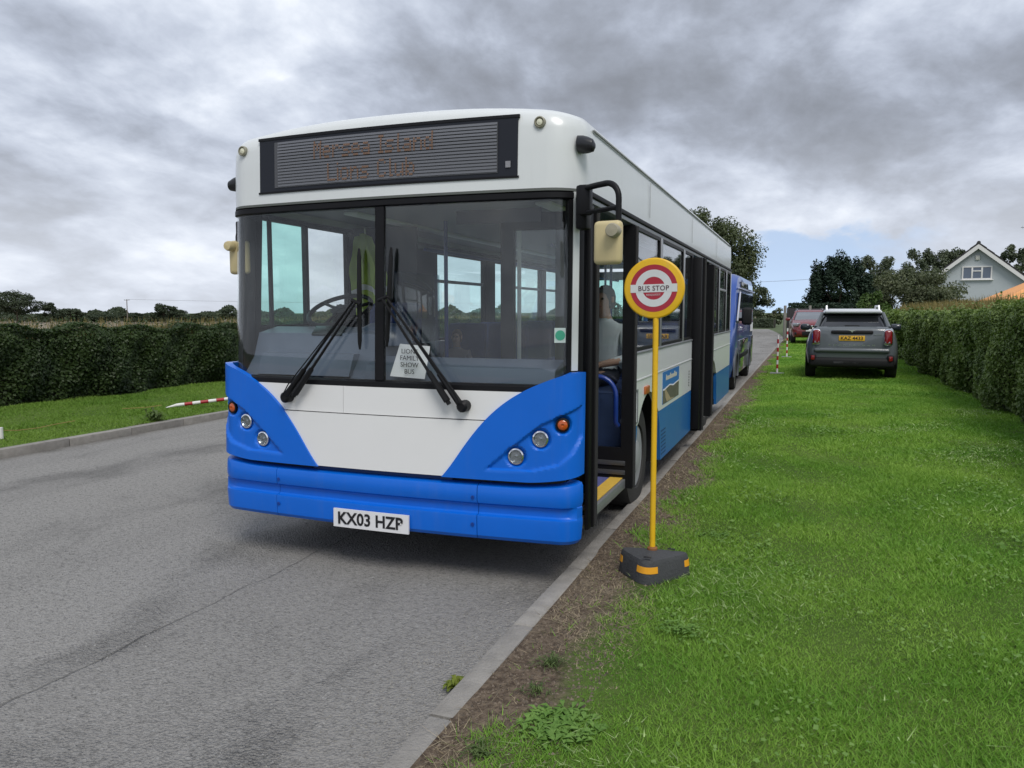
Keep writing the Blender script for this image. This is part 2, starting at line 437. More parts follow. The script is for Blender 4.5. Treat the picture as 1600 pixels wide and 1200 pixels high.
# ------------------------------------------------------------------ the setting: ground, road, kerbs, turf
def lawn_z(x, y):
    x = np.asarray(x, float); y = np.asarray(y, float)
    return .052 + .055 * np.clip((x + 1.2) / 2.0, 0, 1) + .045 * np.clip(y / 20, 0, 1) + .008 * np.sin(2.1 * x + .7 * y) * np.sin(1.3 * y - x)
def verge_z(x, y):
    return .085 + .05 * np.clip((-8.34 - np.asarray(x, float)) / 3, 0, 1) + .01 * np.sin(1.7 * np.asarray(y, float))

FIELD = mat('dry_crop', (.20, .165, .115), .95, var=.25, vscale=.6)
FARGREEN = mat('far_grass', (.07, .10, .035), .95, var=.3, vscale=.3)
mb = MB(); mb.add([(-900, -300, -.06), (900, -300, -.06), (900, 2500, -.06), (-900, 2500, -.06)], [(0, 1, 2, 3)])
structure('ground', mb, FARGREEN)
mb = MB(); mb.add([(-420, -60, .02), (-12.2, -60, .02), (-12.2, 320, .02), (-420, 320, .02)], [(0, 1, 2, 3)])
structure('field', mb, FIELD)
TARMAC = tarmac()
mb = MB(); ys = [-12, 0, 20, 33, 38, 44, 50, 55, 60, 66, 72, 78]
bend = lambda y: -.012 * max(0, y - 45) ** 1.5
mb.grid([[(-8.24 + 2.9 * max(0, min(1, (y - 33) / 18)) + bend(y), y, 0), (-1.2 + bend(y), y, 0)] for y in ys])
structure('road', mb, TARMAC)

SOIL_R = lawn_soil('soil_and_turf', -1.21, 1.0); SOIL_L = lawn_soil('verge_turf', -8.0, -1.0)
mb = MB(); xs = np.linspace(-1.22, 3.6, 40); yy = np.concatenate([np.linspace(-3, 14, 70), np.linspace(14.5, 60, 60)])
mb.grid([[(x, y, float(lawn_z(x, y))) for x in xs] for y in yy]); structure('lawn', mb, SOIL_R)
mb = MB(); xs = np.linspace(-12.6, -8.33, 20); yy = np.linspace(-4, 60, 90)
mb.grid([[(x, y, float(verge_z(x, y))) for x in xs] for y in yy]); structure('grass_verge', mb, SOIL_L)

def kerb_run(x0, x1, y0, y1, ztop, nm='kerb'):
    root = bpy.data.objects.new(nm, None); col.objects.link(root); root['kind'] = 'structure'; root.location = (x0, y0, 0)
    meshes = []
    for k in range(3):
        m_ = MB().box((0, 0, 0), (x1 - x0, .907, ztop + .12), .010)
        m_.v = [(v[0] + random.uniform(-.002, .002), v[1] + random.uniform(-.003, .003), v[2] + random.uniform(-.002, .002)) for v in m_.v]
        me = m_.mesh('kerb_stone'); me.materials.append(CONC); meshes.append(me)
    n = int((y1 - y0) / .915)
    for i in range(n):
        o = bpy.data.objects.new('kerb_stone', meshes[i % 3]); col.objects.link(o); o.parent = root
        o.location = ((x1 - x0) / 2 + random.uniform(-.004, .004), i * .915 + .4575, (ztop - .12) / 2 + random.uniform(-.004, .003))
        o.rotation_euler = (random.uniform(-.004, .004), random.uniform(-.012, .012), random.uniform(-.005, .005))
kerb_run(-1.312, -1.207, -.2, 47, .066)
kerb_run(-8.34, -8.22, 1.2, 32, .10)

TURF = foliage('turf_blades', (.10, .26, .025), (.32, .49, .085), .7, .3, .55, .25)
TURF2 = foliage('verge_blades', (.10, .21, .026), (.21, .32, .06), .5, .3, .6, .2)
STRAW = mat('dry_clippings', (.27, .36, .14), .9, island=.4)
THATCH = mat('dead_thatch', (.27, .22, .145), .95, island=.5)

def soil_edge(x, y):
    e = -.92 + .10 * np.sin(1.9 * y + .5) + .07 * np.sin(4.7 * y) + .05 * np.sin(9.1 * y + 1) - np.clip((y - 12) * .004, 0, .1) - .07 * np.clip((y - 4.2) / 2, 0, 1)
    e = e + .09 * np.sin(23 * y + 11 * x) * np.sin(17 * x - 9 * y)
    return np.clip((x - e) / .26 + .12, .015, 1)
def blades(name, n, xr, yr, zf, hgt, wid, keep=None, lean=.9, m=None):
    x = rng.uniform(*xr, n); y = rng.uniform(*yr, n)
    if keep is not None:
        k = rng.uniform(0, 1, n) < keep(x, y); x, y = x[k], y[k]; n = len(x)
    z = zf(x, y)
    a = rng.uniform(0, 2 * np.pi, n); ln = rng.normal(0, lean, (n, 2))
    clump = .7 + .45 * np.sin(3.1 * x + 1.7 * np.sin(2.3 * y)) * np.sin(2.7 * y + 1.1 * np.sin(3.7 * x))
    h = hgt * rng.uniform(.5, 1.25, n) * clump; w = wid * rng.uniform(.6, 1.3, n)
    V = np.empty((n, 3, 3))
    V[:, 0] = np.stack([x - np.cos(a) * w / 2, y - np.sin(a) * w / 2, z - .004], 1)
    V[:, 1] = np.stack([x + np.cos(a) * w / 2, y + np.sin(a) * w / 2, z - .004], 1)
    V[:, 2] = np.stack([x + ln[:, 0] * h, y + ln[:, 1] * h, z + h * .9], 1)
    return V.reshape(-1, 3)
def lawn_mesh():
    S = [blades('a', 170000, (-1.15, 1.9), (1.4, 4.6), lawn_z, .033, .0052, soil_edge),
         blades('b', 150000, (-1.15, 2.7), (4.6, 8.5), lawn_z, .036, .008, soil_edge),
         blades('c', 120000, (-1.15, 2.8), (8.5, 15), lawn_z, .04, .013, soil_edge),
         blades('d', 90000, (-1.15, 2.8), (15, 26), lawn_z, .05, .02, soil_edge),
         blades('e', 60000, (-1.15, 3.2), (26, 50), lawn_z, .055, .035, soil_edge)]
    V = np.concatenate(S); return fast_mesh('grass', V, 3, np.arange(len(V)))
put('grass', lawn_mesh(), TURF)['kind'] = 'stuff'
V = np.concatenate([blades('v', 110000, (-11.6, -8.36), (4, 20), verge_z, .05, .014), blades('v', 40000, (-11.8, -8.36), (20, 45), verge_z, .06, .03)])
put('grass', fast_mesh('verge_grass', V, 3, np.arange(len(V))), TURF2)['kind'] = 'stuff'
def clip_keep(x, y):
    s = np.sin(1.3 * x + 2.1 * np.sin(.9 * y)) * np.sin(1.1 * y + 1.3 * np.sin(1.7 * x) + .6)
    return soil_edge(x, y) * np.clip(s * 1.6 - .4, 0.04, 1) * .7
V = np.concatenate([blades('s', 26000, (-1.0, 2.4), (1.4, 6), lambda x, y: lawn_z(x, y) + .022, .019, .0045, clip_keep, 2.2),
                    blades('s', 22000, (-1.0, 2.6), (6, 13), lambda x, y: lawn_z(x, y) + .028, .024, .009, clip_keep, 2.2)])
put('grass_clippings', fast_mesh('grass_clippings', V, 3, np.arange(len(V))), STRAW)['kind'] = 'stuff'
V = np.concatenate([blades('t', 9000, (-1.2, -.68), (1.4, 6), lambda x, y: lawn_z(x, y) + .003, .02, .004, lambda x, y: .15 + .85 * (np.sin(3.1 * y + 4 * x) > .1), 2.4),
                    blades('t', 6000, (-1.2, -.75), (6, 16), lambda x, y: lawn_z(x, y) + .003, .022, .008, None, 2.2)])
put('dead_thatch', fast_mesh('dead_thatch', V, 3, np.arange(len(V))), THATCH)['kind'] = 'stuff'
# creeping clover and other low broad leaves mixed into the turf
def clover(n, yr, sz):
    x = rng.uniform(-1.05, 2.5, n); y = rng.uniform(*yr, n)
    f = np.sin(2.3 * x + 1.9 * np.sin(1.4 * y + .7)) * np.sin(1.9 * y + 1.6 * np.sin(2.1 * x)) + .35 * np.sin(6.1 * x + 4.3 * y)
    k = rng.uniform(0, 1, n) < np.clip(f * 1.2 - .4, .01, 1) * soil_edge(x, y) * .45; x, y = x[k], y[k]
    P = np.stack([x, y, lawn_z(x, y) + rng.uniform(.018, .045, len(x))], 1)
    return P, np.full(len(x), sz)
(P1, S1), (P2, S2) = clover(26000, (1.4, 5), .020), clover(26000, (5, 12), .030)
P = np.concatenate([P1, P2]); put('clover', leaf_cloud('clover', P, np.tile([0, 0, 1.], (len(P), 1)), np.concatenate([S1, S2]), .9, .35), foliage('clover_leaves', (.11, .23, .04), (.24, .37, .10), 6, .3))['kind'] = 'stuff'
# loose crumbs of earth and small stones on the bare strip
def crumbs(n, xr, yr, zf, smin, smax):
    x = rng.uniform(*xr, n); y = rng.uniform(*yr, n); s = rng.uniform(smin, smax, n)
    P = np.stack([x, y, zf(x, y)], 1)
    T = np.array([(1, 0, 0), (-.5, .87, 0), (-.5, -.87, 0), (0, 0, .9)])
    V = P[:, None, :] + T[None] * s[:, None, None] * rng.uniform(.6, 1.3, (n, 4, 1))
    idx = np.array([[0, 1, 3], [1, 2, 3], [2, 0, 3]]).ravel()
    return fast_mesh('crumbs', V.reshape(-1, 3), 3, (np.arange(n)[:, None] * 4 + idx[None]).ravel())
put('soil_crumbs', crumbs(9000, (-1.2, -.75), (1.4, 9), lawn_z, .003, .010), mat('earth_crumbs', (.12, .095, .072), .95, island=.6))['kind'] = 'stuff'
put('road_chippings', crumbs(16000, (-6.5, -1.34), (1.6, 9), lambda x, y: x * 0 - .001, .003, .0075), mat('stone_chips', (.20, .198, .192), .9, island=.55))['kind'] = 'stuff'
put('road_grit', crumbs(5000, (-1.75, -1.31), (1.4, 12), lambda x, y: x * 0, .002, .006), mat('grit', (.2, .19, .17), .95, island=.5))['kind'] = 'stuff'

# ------------------------------------------------------------------ hedges
HEDGE = foliage('hawthorn_leaves', (.018, .036, .010), (.052, .086, .022), 1.6, .25, .5, .35)
HEDGE_R = foliage('field_hedge_leaves', (.070, .120, .030), (.225, .30, .088), 1.6, .25, .5, .35)
TWIG = mat('hedge_twigs', (.028, .026, .017), .95, var=.4, vscale=8)
DRYGRASS = foliage('dry_seed_grass', (.16, .14, .055), (.30, .24, .115), 1.5, .3, .8, .1)
def bump_at(y, z): return .09 * np.sin(1.9 * y + 1.3 * np.sin(2.1 * z)) + .06 * np.sin(4.3 * y + 2.7 * z) + .05 * np.sin(7.7 * y - 5.1 * z)
def hedge(name, label, xface, side, runs, ztop, depth, m, core=True, zbase=.12, zlow=.2):
    """side: +1 the face looks towards +x. runs: (y0, y1, leaves, leaf size)"""
    root = thing(name, (xface - side * depth / 2, runs[0][0], 0), label, 'hedge')
    Ps, Ns, Ss = [], [], []
    for (y0, y1, n, sz) in runs:
        nf = int(n * .8); y = rng.uniform(y0, y1, nf); z = zbase + (ztop(y) - zbase) * rng.uniform(0, 1, nf) ** .85
        dep = rng.exponential(.07, nf)
        rnd = np.clip((z - (ztop(y) - .18)) / .18, 0, 1) ** 2 * .16
        x = xface + side * (bump_at(y, z) - dep - rnd - .10 * np.clip((.45 - z) / .4, 0, 1))
        Ps.append(np.stack([x, y, z], 1)); Ns.append(np.tile([side * .9, 0, .45], (nf, 1))); Ss.append(np.full(nf, sz))
        nt = n - nf; y = rng.uniform(y0, y1, nt); u = rng.uniform(0, 1, nt) ** 1.5
        x = xface - side * (.08 + u * (depth - .1))
        z = ztop(y) + .05 * np.sin(5 * y + 3 * x) - rng.exponential(.05, nt) + .05 + (rng.uniform(0, 1, nt) > .93) * rng.uniform(0, .16, nt)
        Ps.append(np.stack([x, y, z], 1)); Ns.append(np.tile([side * .25, 0, 1.], (nt, 1))); Ss.append(np.full(nt, sz))
    P, N, S = np.concatenate(Ps), np.concatenate(Ns), np.concatenate(Ss)
    me = leaf_cloud('foliage', P, N, S, .62, .55)
    o = put('foliage', me, m, root); o['kind'] = 'stuff'
    y0, y1 = runs[0][0], runs[-1][1]
    if core:
        cb = MB(); ny = int((y1 - y0) / .5)
        prof = lambda y: [(xface - side * .2, .05), (xface - side * .2 + side * float(bump_at(y, .7)) * .6, .7), (xface - side * .24, float(ztop(np.array(y))) - .16),
                          (xface - side * (depth - .1), float(ztop(np.array(y))) - .16), (xface - side * (depth - .1), .05)]
        cb.grid([[(p[0], y, p[1]) for p in prof(y)] for y in np.linspace(y0, y1, ny)], closed_u=True)
        part('branches', cb, TWIG, root)
    return root
hedge('hedge', 'long dark clipped hedge behind the grass verge across the road', -11.5, 1,
      [(1.0, 18, 120000, .055), (18, 34, 40000, .085), (34, 62, 26000, .13)], lambda y: 1.30 - .0015 * (y - 8) + .025 * np.sin(.9 * y) + .02 * np.sin(2.6 * y), 1.0, HEDGE)
hedge('hedge', 'tall leafy hedge along the lawn beside the grey car', 2.62, -1,
      [(6.5, 15, 62000, .052), (15, 24, 42000, .07), (24, 47, 40000, .12)],
      lambda y: 1.66 - .14 * np.clip((y - 13) / 5, 0, 1) + .03 * np.sin(1.1 * y) + .025 * np.sin(3.3 * y), 1.3, HEDGE_R)
def seed_grass(name, n, xr, yr, z0, h, wid):
    x = rng.uniform(*xr, n); y = rng.uniform(*yr, n); a = rng.uniform(0, 6.28, n); hh = h * rng.uniform(.6, 1.25, n); w = wid * rng.uniform(.6, 1.4, n)
    ln = rng.normal(0, .18, (n, 2))
    V = np.empty((n, 4, 3))
    b = np.stack([x, y, np.full(n, z0)], 1); tip = np.stack([x + ln[:, 0] * hh, y + ln[:, 1] * hh, z0 + hh], 1)
    s = np.stack([np.cos(a) * w, np.sin(a) * w, a * 0], 1)
    V[:, 0] = b; V[:, 1] = b * .3 + tip * .7 - s; V[:, 2] = tip; V[:, 3] = b * .3 + tip * .7 + s
    o = put(name, fast_mesh(name, V.reshape(-1, 3), 4, np.arange(n * 4)), DRYGRASS); o['kind'] = 'stuff'
seed_grass('tall_dry_grass', 9000, (3.3, 4.6), (14.5, 34), .9, .88, .016)
seed_grass('tall_dry_grass', 1600, (3.2, 4.2), (8, 14.5), .95, .84, .008)
seed_grass('tall_dry_grass', 13000, (-12.9, -12.2), (4, 40), .62, .74, .012)

# ------------------------------------------------------------------ trees, shrubs
CAMF = 1210.0; TH = R(5.288); YAW = R(20.858)
def at(px, D, z=0.0):
    """ground point that lies D metres deep in the direction of picture column px"""
    u = (px - 800) / CAMF * D; dy = D * math.cos(TH) ; 
    return Vector((math.cos(YAW) * u - math.sin(YAW) * dy, math.sin(YAW) * u + math.cos(YAW) * dy, z))
def hgt(py, D): return CAM_H + (488 - py) / CAMF * D
def wpx(w, D): return w / CAMF * D

GREENS = {
    'dark': foliage('dark_conifer_leaves', (.013, .028, .017), (.034, .058, .034), .7, .12, .6, .2),
    'olive': foliage('olive_leaves', (.048, .066, .030), (.115, .135, .066), .6, .25, .6, .25),
    'grey': foliage('greygreen_leaves', (.060, .080, .044), (.16, .175, .10), .9, .25, .6, .25),
    'mid': foliage('mid_green_leaves', (.055, .078, .046), (.135, .155, .098), .6, .25, .6, .25),
    'bright': foliage('bright_green_leaves', (.05, .095, .025), (.10, .16, .04), 1.2, .3, .6, .25),
    'far': foliage('far_leaves', (.035, .050, .034), (.075, .092, .058), .15, .2, .8, .1),
}
def tree(name, label, cat, p, H, Wd, crown0, nleaf, leaf, green, clumps=26, shape=1.0, spiky=False, group=None, trunk_r=None, sparse=.34, seed=0):
    """trunk with limbs reaching into leaf clumps; crown from height crown0 to H, overall width Wd"""
    rs = np.random.default_rng(seed + int(abs(p.x) * 31 + H * 17)); root = thing(name, p, label, cat, group)
    tr = trunk_r or max(.05, .022 * H)
    ch = (H - crown0); C = []
    for i in range(clumps):
        for _ in range(30):
            q = rs.uniform(-1, 1, 3)
            if np.linalg.norm(q) < 1: break
        if rs.uniform() < .55: q = q / (np.linalg.norm(q) + 1e-6) * rs.uniform(.72, 1.0)
        t = (q[2] + 1) / 2
        k = 1.0 if shape == 1.0 else (1 - t) ** .6 * 1.15 + .12
        C.append((q[0] * Wd / 2 * k * .86, q[1] * Wd / 2 * k * .86, crown0 + t * ch * .95 + .02 * ch))
    C = np.array(C)
    mb = MB()
    lean = rs.uniform(-.05, .05, 2) * H
    top = Vector((lean[0], lean[1], crown0 + ch * .62))
    mb.tube([(0, 0, -.1), (lean[0] * .2, lean[1] * .2, crown0 * .6 + .1), (lean[0] * .6, lean[1] * .6, crown0 + ch * .3), top], [tr * 1.25, tr, tr * .7, tr * .3], 8)
    for i in range(min(9, clumps)):
        c = Vector(C[i]); f = rs.uniform(.25, .8); s = Vector((lean[0] * f, lean[1] * f, max(.3, crown0 * .75) + (top.z - crown0) * f * .8))
        if s.z > c.z: s.z = max(.2, c.z * .7)
        mid = s.lerp(c, .5) + Vector((0, 0, .05 * H))
        mb.tube([s, mid, c], [tr * .5, tr * .32, tr * .1], 5)
    part('trunk', mb, BARK, root, world=False)
    per = nleaf // clumps; P = []; N = []
    for i, c in enumerate(C):
        sg = np.array([Wd, Wd, ch]) * .5 * sparse * rs.uniform(.6, 1.15)
        if spiky: sg = sg * np.array([.55, .55, 1.25])
        q = rs.normal(0, 1, (per, 3)); q /= np.linalg.norm(q, axis=1)[:, None]; q *= (rs.uniform(0, 1, per) ** .45)[:, None]
        P.append(c + q * sg * np.array([1, 1, .8])); N.append(q * .8 + np.array([0, 0, .5]))
    P = np.concatenate(P); P[:, 2] = np.maximum(P[:, 2], .1); N = np.concatenate(N)
    o = put('crown', leaf_cloud('crown', P, N, np.full(len(P), leaf), .7, .5), GREENS[green], root, world=False); o['kind'] = 'stuff'
    return root
GL = 'trees along the far side of the field'
far_list = [
    (33, 456, 66, 112, 'tall round topped tree standing highest at the end of the field', 54, 10200, .22, 1.3),
    (84, 474, 24, 116, 'slim tree just beside the tallest round tree of the field edge', 21, 3300, .22, .6),
    (115, 482, 40, 108, 'wide feathery shrub right of the slim tree at the field edge', 28, 3900, .22, .3),
    (163, 491, 46, 118, 'lowest flat topped shrub left of the utility pole', 25, 3000, .22, .2),
    (214, 488, 46, 110, 'broad bush that the foot of the utility pole rises from', 28, 3600, .22, .2),
    (242, 487, 32, 114, 'small domed bush just right of the utility pole', 21, 2700, .22, .2),
    (262, 475, 36, 112, 'dark tree with a raised crown between the utility pole and the bus', 28, 4500, .22, .5),
    (284, 484, 30, 116, 'bushy tree leaning against the dark raised one', 21, 3000, .22, .3),
    (306, 490, 34, 114, 'low rounded bush midway between raised tree and bus', 21, 2700, .22, .2),
    (330, 493, 30, 120, 'faint low bush second from the bus at the field edge', 18, 2400, .22, .2),
    (359, 482, 24, 110, 'small upright tree peeping out right beside the bus mirror', 21, 3000, .22, .5)]
for i, (px, py, w, D, lab, cl, nl, lf, c0) in enumerate(far_list):
    tree('field_tree', lab, 'tree', at(px, D), hgt(py, D), wpx(w, D) * 1.1, c0, nl, lf, 'far', cl, group=GL, seed=i, sparse=.34)
# scrub under and behind those trees, running on behind the bus: one far mass
n = 16000; pxs = rng.uniform(-60, 1020, n); D = rng.uniform(118, 150, n)
topz = np.array([1.55 + .7 * math.sin(p * .021) * math.sin(p * .053 + 1) + .8 * math.sin(p * .11) * math.sin(p * .037) + (.3 if p > 380 else 0) for p in pxs])
Z = np.clip(topz, 1.1, 5) * rng.uniform(0, 1, n) ** .7
P = np.array([tuple(at(a, b, c)) for a, b, c in zip(pxs, D, Z)])
put('distant_scrub', leaf_cloud('distant_scrub', P, np.tile([0, -.6, .6], (n, 1)), np.full(n, .55), .8, .7), GREENS['far'])['kind'] = 'stuff'

tree('poplar_tree', 'tall olive green tree rising behind the roof of the bus', 'tree', at(1108, 62), hgt(318, 62), wpx(148, 62), .6, 36000, .20, 'olive', 70, seed=3, sparse=.34)
tree('roadside_tree', 'dark green tree beside the van at the end of the road', 'tree', at(1172, 90), hgt(446, 90), wpx(64, 90), .3, 7000, .24, 'mid', 34, seed=5)
tree('roadside_tree', 'small pale gappy tree at the road end left of the dark fence', 'tree', at(1207, 94), hgt(476, 94), wpx(34, 94), .2, 1500, .24, 'grey', 14, seed=6)
tree('cypress_tree', 'big dark spiky conifer behind the parked cars', 'tree', at(1303, 58), hgt(404, 58), wpx(112, 58), .3, 26000, .19, 'dark', 80, seed=9, spiky=True, sparse=.33)
tree('garden_tree', 'grey green tree with airy top directly right of the dark conifer', 'tree', at(1362, 70), hgt(394, 70), wpx(74, 70), 1.5, 11000, .21, 'mid', 50, seed=12, sparse=.26)
tree('garden_tree', 'loose open tree behind the big bush left of the house', 'tree', at(1428, 74), hgt(386, 74), wpx(70, 74), 1.8, 10000, .21, 'mid', 48, seed=14, sparse=.25)
tree('garden_tree', 'airy tree touching the left roof slope of the house', 'tree', at(1476, 73), hgt(386, 73), wpx(64, 73), 1.8, 9000, .21, 'mid', 44, seed=15, sparse=.25)
tree('garden_tree', 'rounded tree showing behind the chimney of the house', 'tree', at(1572, 72), hgt(382, 72), wpx(56, 72), 1.8, 7000, .21, 'mid', 34, seed=16, sparse=.26)
tree('apple_tree', 'wide grey green fruit bush in front of the grey house', 'tree', at(1424, 36), hgt(416, 36), wpx(168, 36), .3, 30000, .105, 'grey', 80, seed=21, sparse=.27)
tree('laurel_shrub', 'bright green low shrub between dark conifer and grey green bush', 'shrub', at(1360, 34), hgt(455, 34), wpx(56, 34), .2, 3800, .11, 'bright', 26, seed=22)

# dark garden hedge behind the fence
def block_hedge(label, a, b, ztop, thick, n, sz, m, zbase=.1):
    root = thing('garden_hedge', a, label, 'hedge'); d = (b - a); L = d.length; d.normalize(); nrm = Vector((d.y, -d.x, 0))
    u = rng.uniform(0, L, n); face = rng.uniform(0, 1, n) < .75
    z = np.where(face, rng.uniform(zbase, ztop, n), ztop + rng.normal(0, .04, n)); k = np.where(face, rng.normal(0, .05, n), -rng.uniform(0, thick, n))
    P = np.array(a)[None] + np.array(d)[None] * u[:, None] + np.array(nrm)[None] * k[:, None]; P[:, 2] = z + .04 * np.sin(u * 3)
    N = np.where(face[:, None], np.array(nrm)[None] + np.array([0, 0, .4]), np.array([[0, 0, 1.]]))
    o = put('foliage', leaf_cloud('foliage', P, N, np.full(n, sz), .7, .5), m, root); o['kind'] = 'stuff'
    c = (a + b) / 2 - nrm * (thick / 2 + .1)
    part('branches', MB().box((c.x, c.y, ztop / 2 - .06), (L, thick, ztop - .12), .05, Matrix.Rotation(math.atan2(d.y, d.x), 3, 'Z')), TWIG, root)
block_hedge('flat topped dark hedge behind the fence and red car', at(1228, 52), at(1372, 50), hgt(476, 51), 1.0, 9000, .14, GREENS['dark'])
block_hedge('low dark hedge closing the far end of the road', at(1150, 82), at(1205, 80), .95, 1.0, 2500, .16, GREENS['mid'])

# fence of dark boards with a concrete post
fa, fb = at(1223, 46), at(1300, 46)
fr = thing('fence', fa, 'dark board fence with pale concrete post behind the red car', 'fence')
fd = (fb - fa); fl = fd.length; fd.normalize(); fang = math.atan2(fd.y, fd.x)
bm_ = MB().box((0, 0, .95), (.148, .022, 1.78), .004).mesh('board'); bm_.materials.append(mat('dark_stained_board', (.022, .021, .024), .75, var=.3, vscale=9, island=.25))
for i in range(int(fl / .152)):
    o = bpy.data.objects.new('board', bm_); col.objects.link(o); o.parent = fr; o.location = fd * (.18 + i * .152) + Vector((0, 0, random.uniform(-.01, .01))); o.rotation_euler.z = fang
pm = MB().box((0, 0, 1.0), (.13, .13, 2.0), .012).mesh('post'); pm.materials.append(mat('post_concrete', (.20, .19, .175), .9, var=.2))
for k in (0, fl * .5):
    o = bpy.data.objects.new('post', pm); col.objects.link(o); o.parent = fr; o.location = fd * k - Vector((0, .03, 0)); o.rotation_euler.z = fang

# electricity pole and wires across the field
WOODP = mat('weathered_pole_wood', (.17, .155, .135), .9, var=.2)
pp = at(204, 104); ph = hgt(468, 104)
up = thing('utility_pole', pp, 'thin wooden utility pole with crossbar far across the field', 'pole')
part('post', MB().tube([(0, 0, -.2), (0, 0, ph)], [.07, .05], 8), WOODP, up, False)
part('crossarm', MB().box((0, 0, ph - .1), (.75, .05, .06), .01, Matrix.Rotation(YAW, 3, 'Z')), WOODP, up, False)
for k in (-.3, .3):
    part('insulator', MB().lathe([(.012, 0), (.03, .02), (.02, .09), (.0, .1)], (k * math.cos(YAW), k * math.sin(YAW), ph - .07), n=8), GREYMETAL, up, False)
def wire(label, a, b, sag, r):
    pts = [Vector(a).lerp(Vector(b), i / 14) - Vector((0, 0, sag * 4 * (i / 14) * (1 - i / 14))) for i in range(15)]
    tag(part('overhead_wire', MB().tube(pts, r, 5), mat('wire', (.12, .12, .13), .7)), label, 'wire')
wire('overhead wire running from the utility pole to the right over the field', pp + Vector((0, 0, ph)), at(1000, 108, 3.1), .35, .012)
wire('overhead wire crossing the blue gap beside the conifer', at(1150, 66, hgt(442, 66)), at(1420, 66, hgt(419, 66)), .25, .012)

# ------------------------------------------------------------------ house with gable
def build_house():
    D = 52.0; ap = at(1517, D); zt = hgt(384, D)
    h = thing('house', (ap.x, ap.y, 0), 'grey rendered house with white bargeboards and gable window', 'house', rz=R(-8))
    REND = mat('grey_render', (.45, .49, .505), .9, var=.05, vscale=3, bump=.15, bscale=30)
    slope = .83; hw = 4.1; ez = zt - slope * hw; L = 8.0
    part('wall', MB().prism([(-hw + .35, -.1), (hw - .35, -.1), (hw - .35, ez + .1), (0, zt - .22), (-hw + .35, ez + .1)], 'y', 0, L), REND, h, False)
    TILE = mat('dark_roof_tiles', (.045, .043, .045), .85, var=.3, vscale=6)
    for s in (-1, 1):
        nrm = Vector((s * slope, 0, 1)).normalized()
        a = Vector((0, 0, zt)); b = Vector((s * hw, 0, ez)); th = nrm * .09
        r = MB(); q = [a, b, b + th, a + th]
        r.add([(p.x, y, p.z) for y in (-.32, L + .3) for p in q], [(0, 1, 2, 3), (7, 6, 5, 4), (0, 4, 5, 1), (1, 5, 6, 2), (2, 6, 7, 3), (3, 7, 4, 0)])
        ro = part('roof', r, TILE, h, False)
        for k in range(9):      # courses of tiles stand proud of the slope
            f0 = k / 9; p0 = a.lerp(b, f0) + th; p1 = a.lerp(b, f0 + .10) + th
            c = MB(); q = [p0 + nrm * .004, p1 + nrm * .03, p1 + nrm * .005]
            c.add([(p.x, y, p.z) for y in (-.34, L + .32) for p in q], [(0, 1, 2), (5, 4, 3), (0, 3, 4, 1), (1, 4, 5, 2), (2, 5, 3, 0)])
            part('tile_course', c, TILE, ro, False)
        bb = MB(); w = .26
        q = [a - Vector((0, 0, .0)), b, b - Vector((0, 0, w)), a - Vector((0, 0, w * 1.15))]
        bb.add([(p.x, y, p.z) for y in (-.36, -.30) for p in q], [(0, 1, 2, 3), (7, 6, 5, 4), (0, 4, 5, 1), (1, 5, 6, 2), (2, 6, 7, 3), (3, 7, 4, 0)])
        part('bargeboard', bb, WHITEP, h, False)
    part('ridge', MB().tube([(0, -.36, zt + .09), (0, L + .3, zt + .09)], .12, 8), TILE, h, False)
    # window: three lights
    wx0, wx1, wz0, wz1 = -.86, .86, zt - 2.30, zt - 1.42
    cx = .02
    fr = part('window', MB().ring('y', -.06, .02, (wx0, wx1, wz0, wz1), (wx0 + .08, wx1 - .08, wz0 + .08, wz1 - .08)), WHITEP, h, False)
    part('sill', MB().span((wx0 - .08, -.14, wz0 - .06), (wx1 + .08, .02, wz0 - .002), .01), WHITEP, fr, False)
    for x in (-.28, .28): part('mullion', MB().span((x - .05, -.055, wz0 + .081), (x + .05, .015, wz1 - .081), .006), WHITEP, fr, False)
    part('transom', MB().span((-.229, -.05, wz1 - .36), (.229, .012, wz1 - .28), .006), WHITEP, fr, False)
    PANE = mat('house_pane', (.09, .12, .17), .08, spec=.9)
    for (x0, x1, z0, z1) in ((wx0 + .081, -.331, wz0 + .081, wz1 - .081), (.331, wx1 - .081, wz0 + .081, wz1 - .081), (-.229, .229, wz0 + .081, wz1 - .361), (-.229, .229, wz1 - .279, wz1 - .081)):
        part('pane', MB().span((x0, -.015, z0), (x1, -.005, z1)), PANE, fr, False)
    part('alarm_box', MB().span((-.13, -.09, zt - 1.02), (.13, 0.0, zt - .72), .02), mat('cream_plastic', (.62, .62, .55), .5), h, False)
    BRK = mat('chimney_brick', (.075, .042, .035), .9, var=.35, vscale=14, bump=.4)
    chx = (1602 - 1525) / CAMF * D
    ch = part('chimney', MB().span((chx - .42, .9, ez - .3), (chx + .55, 1.7, zt - .28), .01), BRK, h, False)
    part('chimney_cap', MB().span((chx - .5, .82, zt - .279), (chx + .63, 1.78, zt - .14), .02), BRK, ch, False)
    part('chimney_pot', MB().lathe([(.15, 0), (.12, .3), (.16, .34), (.16, .42), (.11, .42)], (chx, 1.3, zt - .14), n=12), mat('clay_pot', (.11, .10, .10), .9), ch, False)
    at_ = part('aerial', MB().tube([(chx - .25, .86, zt - 1.0), (chx - .25, .86, zt + 1.15)], .025, 6), GREYMETAL, h, False)
    part('aerial_boom', MB().tube([(chx - .95, .86, zt + 1.06), (chx - .1, .86, zt + 1.02)], .022, 6), GREYMETAL, at_, False)
    for k in range(5):
        x = chx - .85 + k * .17; part('aerial_rod', MB().tube([(x, .72, zt + .95), (x, 1.0, zt + 1.17)], .01, 5), GREYMETAL, at_, False)
